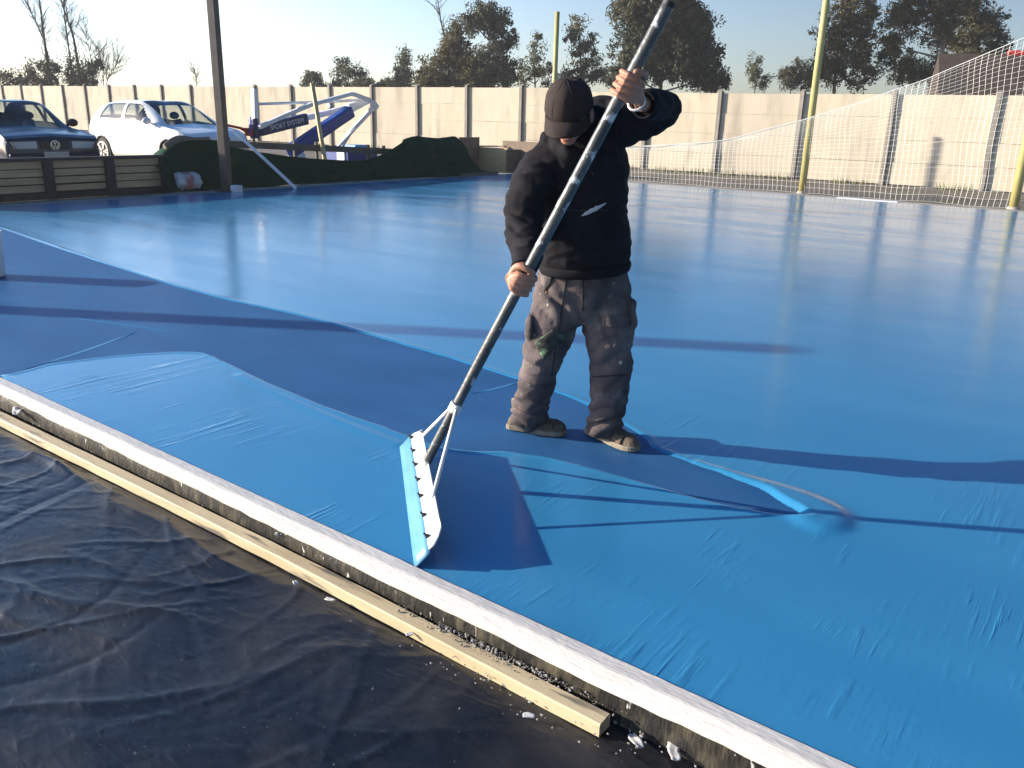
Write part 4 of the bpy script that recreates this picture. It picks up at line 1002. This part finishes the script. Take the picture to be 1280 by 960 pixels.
# ================================================================== THE MAN
P_ = _at
feet = P_(715, 556, 3.75); feet[2] = 0.004
man = None
def rp(x, y, D, hw): p = P_(x, y, D); return p, hw*mpp(p)
def loft(mb, rows, side=RT, n=22):
    """rows: (px, py, D, half width px, depth m)"""
    pts, rx, ry = [], [], []
    for (x, y, D, hw, dp) in rows:
        p, r = rp(x, y, D, hw); pts.append(p); rx.append(r); ry.append(dp)
    pts2 = cat_rom(pts, 4); f = lambda a: [float(v[0]) for v in cat_rom([V(q) for q in a], 4)]
    mb.tube(pts2, f(rx), n, side=side, ry=f(ry)); return mb

# --- hands that close around the pole
def grip(mb, c, a, palm, toward, wrist, r, sc_=1.0):
    palm = palm-a*(palm @ a); palm /= np.linalg.norm(palm)
    side = np.cross(a, palm)
    if side @ toward < 0: side = -side
    def pos(ph, s, rad): ph = R_(ph); return c+a*s+(palm*math.cos(ph)+side*math.sin(ph))*rad
    w2 = pos(-8, -.004, r+.030)
    mb.tube(cat_rom([wrist, (wrist*.55+w2*.45), w2], 4), [.026, .0255, .025, .025, .026, .027, .027, .028, .028], 14, side=a, ry=[.021]*4+[.020]*5)
    mb.ell(pos(12, 0, r+.019), (.040, .026, .017), 16, 10, fr=(a, np.cross(palm, a), palm))
    for k, s in enumerate((-.0335, -.0115, .0108, .0325)):
        ln = (0.90, 1.0, 1.04, .98)[k]
        mb.tube(cat_rom([w2, pos(30, s*.85, r+.024), pos(66, s, r+.0205)], 4), [.014]*5+[.0125, .0125, .0122, .0122], 10)
        ph = [66, 84, 104, 126, 146, 166, 188, 208, 226*ln+4]
        rd = [.0205, .0200, .0185, .0172, .0160, .0140, .0125, .0115, .0105]
        rr = [.0120, .0112, .0106, .0110, .0104, .0098, .0098, .0090, .0072]
        lift = [.000, .001, .001, .0035, .001, .000, .002, .000, .000]
        mb.tube([pos(p*1.0, s*(1-.05*i/8)+.0012*k, r+q+l_) for i, (p, q, l_) in enumerate(zip(ph, rd, lift))], [q*.95*sc_*(.92 if k == 0 else 1) for q in rr], 10)
    th = cat_rom([pos(-18, .010, r+.026), pos(-14, .040, r+.026), pos(10, .058, r+.021), pos(52, .062, r+.0155), pos(92, .056, r+.013), pos(112, .052, r+.011)], 3)
    mb.tube(th, list(np.interp(np.linspace(0, 1, len(th)), [0, .3, .6, .85, 1], [.017, .0155, .0125, .0112, .0075])), 10)
    return pos

UPc, LOc = on_pole(784, 108), on_pole(661, 352)
CAMD = -FW
wristU, wristL = P_(801, 130, 3.14), P_(655, 333, 3.20)
body = MB()
grip(body, UPc, pd, RT*.95+FW*.25, CAMD, wristU, pr_)
posL = grip(body, LOc, pd, -RT*.9-FW*.45, CAMD, wristL, pr_)
# arms inside the sleeves
body.tube(cat_rom([P_(768, 160, 3.50), P_(832, 138, 3.42), wristU], 6), [.045]*4+[.038]*5+[.030, .028, .027, .026], 12)
body.tube(cat_rom([P_(668, 205, 3.50), P_(655, 275, 3.48), wristL], 6), [.045]*4+[.038]*5+[.030, .028, .027, .026], 12)
# torso, hips and legs under the clothes
loft(body, [(724, 165, 3.54, 34, .06), (728, 210, 3.58, 40, .075), (729, 270, 3.64, 42, .085), (728, 340, 3.72, 44, .09), (727, 385, 3.75, 40, .085)])
loft(body, [(702, 370, 3.74, 22, .08), (682, 440, 3.71, 13, .045), (665, 500, 3.83, 9, .035), (662, 532, 3.89, 8, .032)])
loft(body, [(755, 370, 3.74, 22, .08), (764, 440, 3.69, 13, .045), (760, 500, 3.73, 10, .036), (756, 545, 3.77, 8, .032)])
# head: bowed, turned a little to the squeegee
HC = P_(711, 138, 3.38)
hf = -FW*.78-RT*.20+V(0, 0, -.60); hf /= np.linalg.norm(hf)
hr = np.cross(hf, V(0, 0, 1)); hr /= np.linalg.norm(hr); hu = np.cross(hr, hf)
def hd_(x, y, z): return HC+hr*x+hf*y+hu*z
fr = (hr, hf, hu)
body.ell(hd_(0, -.012, .022), (.074, .096, .078), 24, 16, fr)           # skull
body.ell(hd_(0, .026, -.035), (.060, .062, .078), 20, 14, fr)           # face
body.ell(hd_(0, .052, -.094), (.030, .026, .022), 14, 10, fr)           # chin
body.tube([hd_(0, .080, .012), hd_(0, .100, -.022), hd_(0, .101, -.036), hd_(0, .086, -.042)], [.009, .014, .017, .010], 10)   # nose
for s in (-1, 1):
    body.ell(hd_(.014*s, .088, -.034), (.009, .011, .008), 10, 8, fr)
    body.ell(hd_(.030*s, .080, .018), (.024, .012, .008), 12, 8, fr)    # brow
    body.ell(hd_(.040*s, .066, -.026), (.020, .018, .018), 12, 8, fr)   # cheek
    body.ell(hd_(.084*s, -.010, -.026), (.012, .020, .034), 12, 10, fr) # ear
body.ell(hd_(0, .085, -.064), (.024, .010, .006), 12, 8, fr); body.ell(hd_(0, .083, -.073), (.021, .010, .007), 12, 8, fr)
body.tube([hd_(0, -.035, -.03), hd_(0, -.05, -.11), P_(719, 190, 3.50)], [.056, .058, .066], 16)   # neck
bmesh_ = remesh(body, .0028, 1)
man = bmesh_.build('person', M['skin'], smooth=True, origin=feet)
tag(man, 'man in black hoodie, black cap and paint stained trousers bowed over the squeegee', 'person')
for s in (-1, 1):
    e = MB().ell(hd_(.030*s, .078, .000), .0115, 12, 8).build('eye', M['eye'], man, smooth=True)
    MB().ell(hd_(.030*s, .087, -.001), (.0055, .0035, .0055), 10, 6, fr).build('iris', M['black'], e, smooth=True)
MB().ell(hd_(0, .0905, -.0645), (.021, .0075, .0045), 12, 8, fr).ell(hd_(0, .0890, -.0730), (.018, .0075, .005), 12, 8, fr).build('lips', M['lip'], man, smooth=True)
# short dark hair below the cap
hv = np.zeros((25, 6, 3))
for i in range(25):
    a = R_(200+140*i/24) if False else R_(-200+220*i/24)
    for j in range(6):
        hv[i, j] = hd_(.083*math.cos(a), -.012+.104*math.sin(a)*(1 if math.sin(a) < 0 else .55), .035-.085*j/5)
MB().grid(hv).build('hair', M['black'], man, smooth=True, solid=.004)
# cap: six panels, seams, button, curved peak
cz, NR_ = .012, 40; dome = np.zeros((NR_+1, 15, 3))
def cap_pt(a, t, off=0.0):
    rx, ry, rz = .0915+off, .1130+off, .112+off
    ct = math.cos(t*math.pi/2)**.86; z = math.sin(t*math.pi/2)
    fl = .004*math.cos(6*a)*ct*t
    return hd_((rx-fl)*ct*math.cos(a), -.010+(ry-fl)*ct*math.sin(a), cz+.006*math.sin(a)+rz*z*(1-.10*max(0, -math.sin(a))*t))
for i in range(NR_+1):
    a = 2*math.pi*i/NR_
    for j in range(15):
        dome[i, j] = cap_pt(a, j/14)+hu*.0022*noise.noise(Vector((math.cos(a)*3, math.sin(a)*3, j*.4)))
capo = MB().grid(dome).build('cap', M['cap'], man, smooth=True, solid=.003)
sm = MB()
for k in range(6):
    a = math.pi/6+k*math.pi/3+math.pi/3*.5
    sm.tube([cap_pt(a, t, .0015) for t in np.linspace(.03, .97, 12)], .0014, 5)
sm.tube([cap_pt(2*math.pi*i/40, .03, .0012) for i in range(41)], .0016, 5)
sm.build('seam', M['cap'], capo, smooth=True)
MB().ell(cap_pt(0, 1.0, .002), (.0075, .0075, .004), 10, 6, fr).build('button', M['cap'], capo, smooth=True)
pk = np.zeros((25, 9, 3))
for i in range(25):
    a = R_(22+136*i/24)
    for j in range(9):
        u = j/8; x0, y0 = .0915*math.cos(a), -.010+.113*math.sin(a)
        ext = .078*math.sin((a-R_(22))/R_(136)*math.pi)**.55
        x, y = x0*(1+.04*u), y0+ext*u
        pk[i, j] = hd_(x, y, cz+.004+.006*math.sin(a)-.012*u-5.2*x*x*(.35+.65*u))
MB().grid(pk).build('peak', M['cap'], capo, smooth=True, solid=.0045)

# --- hoodie
hood = MB()
loft(hood, [(731, 331, 3.70, 50, .128), (731, 318, 3.69, 57, .150), (730, 296, 3.67, 58, .155), (730, 265, 3.64, 55.5, .150), (730, 235, 3.61, 55, .148), (729, 208, 3.58, 56, .145), (728, 188, 3.55, 54, .135), (727, 170, 3.53, 47, .115), (724, 154, 3.52, 36, .095), (720, 145, 3.52, 26, .08)])
# raised left arm
loft(hood, [(735, 172, 3.54, 30, .09), (765, 160, 3.53, 29, .085), (800, 148, 3.49, 27, .082), (828, 138, 3.45, 21.5, .075), (836, 131, 3.42, 16, .060)], side=V(0, 0, 1))
lf = [P_(833, 135, 3.43), P_(826, 131, 3.34), P_(815, 130, 3.25), P_(806, 131, 3.17)]
hood.tube(cat_rom(lf, 4), list(np.linspace(.064, .046, 13)), 18, side=V(0, 0, 1))
hood.ell(P_(829, 136, 3.42), .068, 16, 12)
# right arm hanging to the lower grip
loft(hood, [(696, 196, 3.54, 27, .085), (673, 216, 3.52, 27, .085), (660, 245, 3.51, 25.5, .075), (655, 275, 3.49, 24.5, .070), (656, 300, 3.40, 22, .062), (658, 320, 3.29, 19, .052), (656, 334, 3.21, 17, .044)])
# fallen hood behind the neck and over the raised shoulder
for pts, r in (([(690, 172, 3.49), (705, 188, 3.44), (725, 190, 3.43), (745, 176, 3.46), (755, 152, 3.53), (748, 138, 3.58)], .030),
               ([(752, 158, 3.56), (764, 146, 3.56), (776, 141, 3.55)], .050), ([(735, 132, 3.62), (755, 134, 3.60), (775, 137, 3.56)], .044),
               ([(688, 165, 3.52), (684, 180, 3.50)], .036)):
    pp = cat_rom([P_(*q) for q in pts], 5); hood.tube(pp, [r*(.75+.25*math.sin(math.pi*k/(len(pp)-1))) for k in range(len(pp))], 14)
elbow, crook = P_(829, 136, 3.42), P_(656, 285, 3.46)
sh_l, hem = P_(775, 160, 3.50), P_(730, 322, 3.68)
def fold(co, no):
    d = .0085*nz3(co, 8, 8, 6, 1.3)+.0075*nz3(co, 9, 9, 20, 4.2, True)-.003
    d += .0018*nz3(co, 40, 40, 60, 2)
    for c, R, amp, ax, fq in ((crook, .15, .0085, pd, 150), (P_(656, 318, 3.29), .09, .0075, V(0, 0, 1), 190), (sh_l, .16, .010, V(.81, .59, .1), 95), (elbow, .12, .005, V(.5, -.3, .8), 120), (hem, .24, .0055, V(.1, 0, 1), 75), (P_(690, 215, 3.45), .15, .006, V(.6, .4, .7), 80)):
        q = co-c; r = np.linalg.norm(q, axis=1); w = np.clip(1-r/R, 0, 1)
        ph = (q @ ax)*fq+3.0*nz3(co, 9, 9, 9, 7.7)
        d += 1.5*amp*w**.8*(np.abs(np.sin(ph*.5))*1.4-.8)
    return d
hoodie = remesh(hood, .0075, 5, fold).build('hoodie', M['hoodie'], man, smooth=True)
rib = MB(); pp = [P_(731, 327, 3.70), P_(731, 335, 3.705)]
# ribbed waistband and cuffs
def band(c0, c1, rx, ry, side, name):
    mb = MB(); n = 72; vs = []
    ax = (c1-c0)/np.linalg.norm(c1-c0); x = side-ax*(side @ ax); x /= np.linalg.norm(x); y = np.cross(ax, x)
    P = np.zeros((5, n+1, 3))
    for i in range(5):
        for j in range(n+1):
            a = 2*math.pi*j/n; k = 1+.012*(j % 2)+.03*math.sin(math.pi*i/4)
            P[i, j] = c0+(c1-c0)*i/4+x*rx*k*math.cos(a)+y*ry*k*math.sin(a)
    mb.grid(P); return mb.build(name, M['hoodie'], hoodie, smooth=True, solid=.006)
band(P_(656, 329, 3.235), P_(654.5, 337, 3.195), .046, .040, RT, 'cuff')
band(P_(809, 130.5, 3.20), P_(804, 131, 3.155), .044, .042, V(0, 0, 1), 'cuff')
wb = P_(731, 326, 3.695); band(wb, P_(731, 337, 3.70), 55*mpp(wb), .142, RT, 'waistband')
# bracelet
ax = (UPc-wristU)/np.linalg.norm(UPc-wristU); x = np.cross(ax, V(0, 0, 1)); x /= np.linalg.norm(x); y = np.cross(ax, x); wc = wristU*.72+UPc*.28-V(0, 0, .010)
MB().tube([wc+x*.030*math.cos(a)+y*.030*math.sin(a)-V(0, 0, .016)*math.cos(a*1.0)*0 for a in np.linspace(0, 2*math.pi, 30)], [.0042+.0012*(k % 2) for k in range(30)], 8).build('bracelet', M['bracelet'], man, smooth=True)

# --- trousers
tr = MB()
loft(tr, [(729, 322, 3.71, 52, .128), (729, 345, 3.73, 57, .142), (729, 368, 3.75, 60, .150), (728, 390, 3.75, 60, .142), (728, 402, 3.75, 54, .11)])
loft(tr, [(704, 360, 3.74, 33, .125), (694, 395, 3.72, 33.5, .115), (686, 420, 3.70, 29, .098), (679, 445, 3.70, 25, .085), (671, 475, 3.76, 22.5, .078), (665, 500, 3.83, 21.5, .075), (662, 517, 3.88, 22.5, .078), (662, 527, 3.90, 20, .070)])
loft(tr, [(752, 360, 3.74, 35, .125), (759, 400, 3.71, 33, .115), (763, 430, 3.68, 28, .098), (764, 460, 3.69, 26, .088), (762, 490, 3.72, 24.5, .080), (758, 515, 3.75, 22, .075), (756, 532, 3.77, 20, .074), (756, 541, 3.775, 18, .068)])
# cargo pockets
def slab(c, ax_, up, out, a, b, t): tr.ell(c, (a, t, b), 16, 10, (ax_, out, up))
c = P_(663, 408, 3.70); slab(c, FW, V(0, 0, 1), RT, .085, .075, .024)
c = P_(789, 395, 3.70); slab(c, FW, V(0, 0, 1), RT, .085, .085, .026)
kR, kL, aR, aL, cr_ = P_(681, 442, 3.62), P_(764, 450, 3.62), P_(662, 512, 3.86), P_(757, 527, 3.76), P_(728, 405, 3.70)
def tfold(co, no):
    d = .010*nz3(co, 7, 7, 7, 11)+.0085*nz3(co, 8, 8, 15, 3.1, True)-.004+.0018*nz3(co, 35, 35, 45, 6)
    for c, R, amp, ax, fq in ((kR, .17, .015, V(.4, .2, .9), 70), (kL, .17, .015, V(-.35, -.2, .9), 66), (aR, .17, .019, V(.25, .1, 1), 92), (aL, .17, .019, V(-.3, .1, 1), 92), (cr_, .22, .016, V(.8, .6, .25), 62), (P_(690, 375, 3.62), .17, .014, V(.6, .4, .8), 66)):
        q = co-c; r = np.linalg.norm(q, axis=1); w = np.clip(1-r/R, 0, 1)
        ph = (q @ ax)*fq+3.4*nz3(co, 8, 8, 8, 2.2)
        d += amp*w**.8*(np.abs(np.sin(ph*.5))*1.4-.8)
    return d
trou = remesh(tr, .0065, 3, tfold).build('trousers', M['trousers'], man, smooth=True)
# pocket flaps and a knee patch sewn on, following the leg
def patch(c, ux_, up_, out, w, h, name, m_, curve=.03):
    P = np.zeros((9, 7, 3))
    for i in range(9):
        for j in range(7):
            a, b_ = (i/8-.5), (j/6-.5)
            P[i, j] = c+ux_*a*w+up_*b_*h-out*curve*(4*a*a)+out*.003*noise.noise(Vector((a*6, b_*6, w*90)))
    MB().grid(P).build(name, m_, trou, smooth=True, solid=.005)

# --- shoes
def shoe(heel, toe, wd=.050):
    heel, toe = np.array(heel), np.array(toe); heel[2] = toe[2] = 0
    ax = toe-heel; L = np.linalg.norm(ax); ax /= L; sd2 = V(-ax[1], ax[0], 0); up = V(0, 0, 1)
    t0 = heel
    prof_ = [(0, .55, .030), (.06, .78, .060), (.16, .80, .085), (.28, .80, .098), (.38, .83, .092), (.50, .92, .076), (.62, 1.0, .062), (.74, 1.02, .053), (.86, .92, .048), (.95, .68, .040), (1.0, .30, .026)]
    f = lambda k, u: float(np.interp(u, [q[0] for q in prof_], [q[k] for q in prof_]))
    U = np.linspace(0, 1, 30); n = 17
    P = np.zeros((30, n, 3)); So = []
    for i, u in enumerate(U):
        w = wd*f(1, u); h_ = f(2, u)
        for j in range(n):
            a = math.pi*j/(n-1); ca, sa = math.cos(a), math.sin(a)
            P[i, j] = t0+ax*u*L+sd2*w*math.copysign(abs(ca)**.75, ca)+up*(.022+h_*sa**.85)+sd2*.003*noise.noise(Vector((u*9, j*.5, heel[0]*20)))
    up_o = MB().grid(P)
    up_o.add(P[0], [tuple(range(n))]); up_o.add(P[-1], [tuple(range(n))])
    s_o = up_o.build('shoe', M['shoe'], man, smooth=True)
    ol = [t0+ax*(u*L*1.03-.006)+sd2*wd*1.10*(f(1, u)+.02) for u in U]+[t0+ax*(u*L*1.03-.006)-sd2*wd*1.10*(f(1, u)+.02) for u in U[::-1]]
    MB().prism([p+V(0, 0, .006) for p in ol], (0, 0, .026)).build('sole', M['sole'], s_o, bevel=.004)
    MB().tube(cat_rom([t0+ax*L*.20+up*.10, t0+ax*L*.18+up*.135, t0+ax*L*.17+up*.16], 3), [.043, .044, .045, .046, .046, .045, .044], 14, side=sd2, ry=.040).build('ankle_collar', M['shoe'], s_o, smooth=True)
    lc = MB()
    for k, u in enumerate((.40, .46, .52, .58, .64)):
        h_ = f(2, u)+.026; w = .024
        lc.tube(cat_rom([t0+ax*u*L-sd2*w+up*(h_-.012), t0+ax*(u+.008)*L+up*(h_+.002), t0+ax*(u+.02)*L+sd2*w+up*(h_-.012)], 3), .0028, 6)
    for s in (-1, 1):
        lc.tube(cat_rom([t0+ax*.40*L+up*(f(2, .40)+.028), t0+ax*.44*L+sd2*s*.03+up*(f(2, .44)+.026), t0+ax*.50*L+sd2*s*.045+up*(f(2, .5)-.01)], 4), .0026, 6)
    lc.build('laces', M['lace'], s_o, smooth=True)
    tc_ = MB(); tu = np.linspace(.80, 1.0, 8)
    Pq = np.array([[P[min(29, int(u*29)), j]+up*.002+(P[min(29, int(u*29)), j]-(t0+ax*u*L))*.02 for j in range(n)] for u in tu])
    tc_.grid(Pq).build('toe_cap', M['shoe'], s_o, smooth=True)
hR, tR = gnd(636, 538), gnd(707, 549)
shoe(hR+FW*.035, tR+FW*.045)
hL, tL = gnd(737, 543), gnd(797, 570)
shoe(hL+FW*.03, tL+FW*.04)

# --- sewn details and paint smears that follow the cloth
from mathutils.bvhtree import BVHTree
def over_cloth(cloth, name, m_, quad, nu=12, nv=8, lift=.003, rag=0.0, fade=False, label=None):
    """a patch laid on the cloth: quad = four picture corners, thrown onto the cloth along the sight line"""
    me = cloth.data; org = Vector(root_of(cloth)['_o'])
    bv = BVHTree.FromPolygons([v.co+org for v in me.vertices], [tuple(p.vertices) for p in me.polygons])
    P = np.zeros((nu+1, nv+1, 3)); q = [np.array(c, float) for c in quad]
    for i in range(nu+1):
        for j in range(nv+1):
            u, v = i/nu, j/nv
            if rag: u2 = u; v2 = .5+(v-.5)*(math.sin(math.pi*min(max(u, .02), .98))**.6+rag*noise.noise(Vector((u*9, j*.9, rag*30))))
            else: u2, v2 = u, v
            c = (q[0]*(1-u2)+q[1]*u2)*(1-v2)+(q[3]*(1-u2)+q[2]*u2)*v2
            d = Vector(ray(*c)).normalized(); h = bv.ray_cast(Vector(EYE), d)
            if h[0] is None: return None
            nn = h[1] if h[1].dot(d) < 0 else -h[1]
            P[i, j] = h[0]+nn*lift-d*lift
    o = MB().grid(P).build(name, m_, cloth, smooth=True, solid=.0025)
    if label: o['label'] = label
    return o
M['patch_dark'] = mat('patch_dark', (.022, .021, .022), .9, (.07, .075, .06), 30, 4, bump=.3, bscale=150, col3=(.10, .20, .12), scale3=26, lo3=.56, hi3=.66)
M['seam_dark'] = mat('seam_dark', (.022, .019, .02), .9)
over_cloth(trou, 'knee_patch', M['patch_dark'], [(668, 428), (690, 412), (708, 420), (679, 450)], label='dark paint stained knee patch')
over_cloth(trou, 'pocket_opening', M['seam_dark'], [(690, 338), (695, 341), (681, 368), (678, 364)], 10, 3, rag=.15)
over_cloth(trou, 'pocket_flap', M['trousers'], [(752, 398), (786, 394), (787, 407), (753, 410)], lift=.005)
over_cloth(trou, 'fly_seam', M['seam_dark'], [(728, 342), (730, 342), (729, 388), (727, 388)], 3, 10, lift=.001)
over_cloth(trou, 'seam', M['seam_dark'], [(707, 350), (708.4, 350), (690, 470), (688.6, 470)], 3, 24, lift=.0008)
over_cloth(trou, 'seam', M['seam_dark'], [(741, 470), (785, 468), (785, 469.6), (741, 471.6)], 16, 2, lift=.0008)
over_cloth(hoodie, 'paint_smear', M['bag'], [(726, 267), (757, 252), (758, 256), (728, 272)], 18, 5, lift=.001, rag=.5, label='pale paint smear across the belly')
over_cloth(hoodie, 'seam', M['seam_dark'], [(697, 262), (760, 262), (760, 263.5), (697, 263.5)], 20, 2, lift=.0008)
over_cloth(hoodie, 'pocket_edge', M['hoodie'], [(700, 264), (706, 264), (690, 300), (684, 300)], 4, 10, lift=.004)
over_cloth(hoodie, 'pocket_edge', M['hoodie'], [(752, 264), (758, 264), (772, 300), (766, 300)], 4, 10, lift=.004)
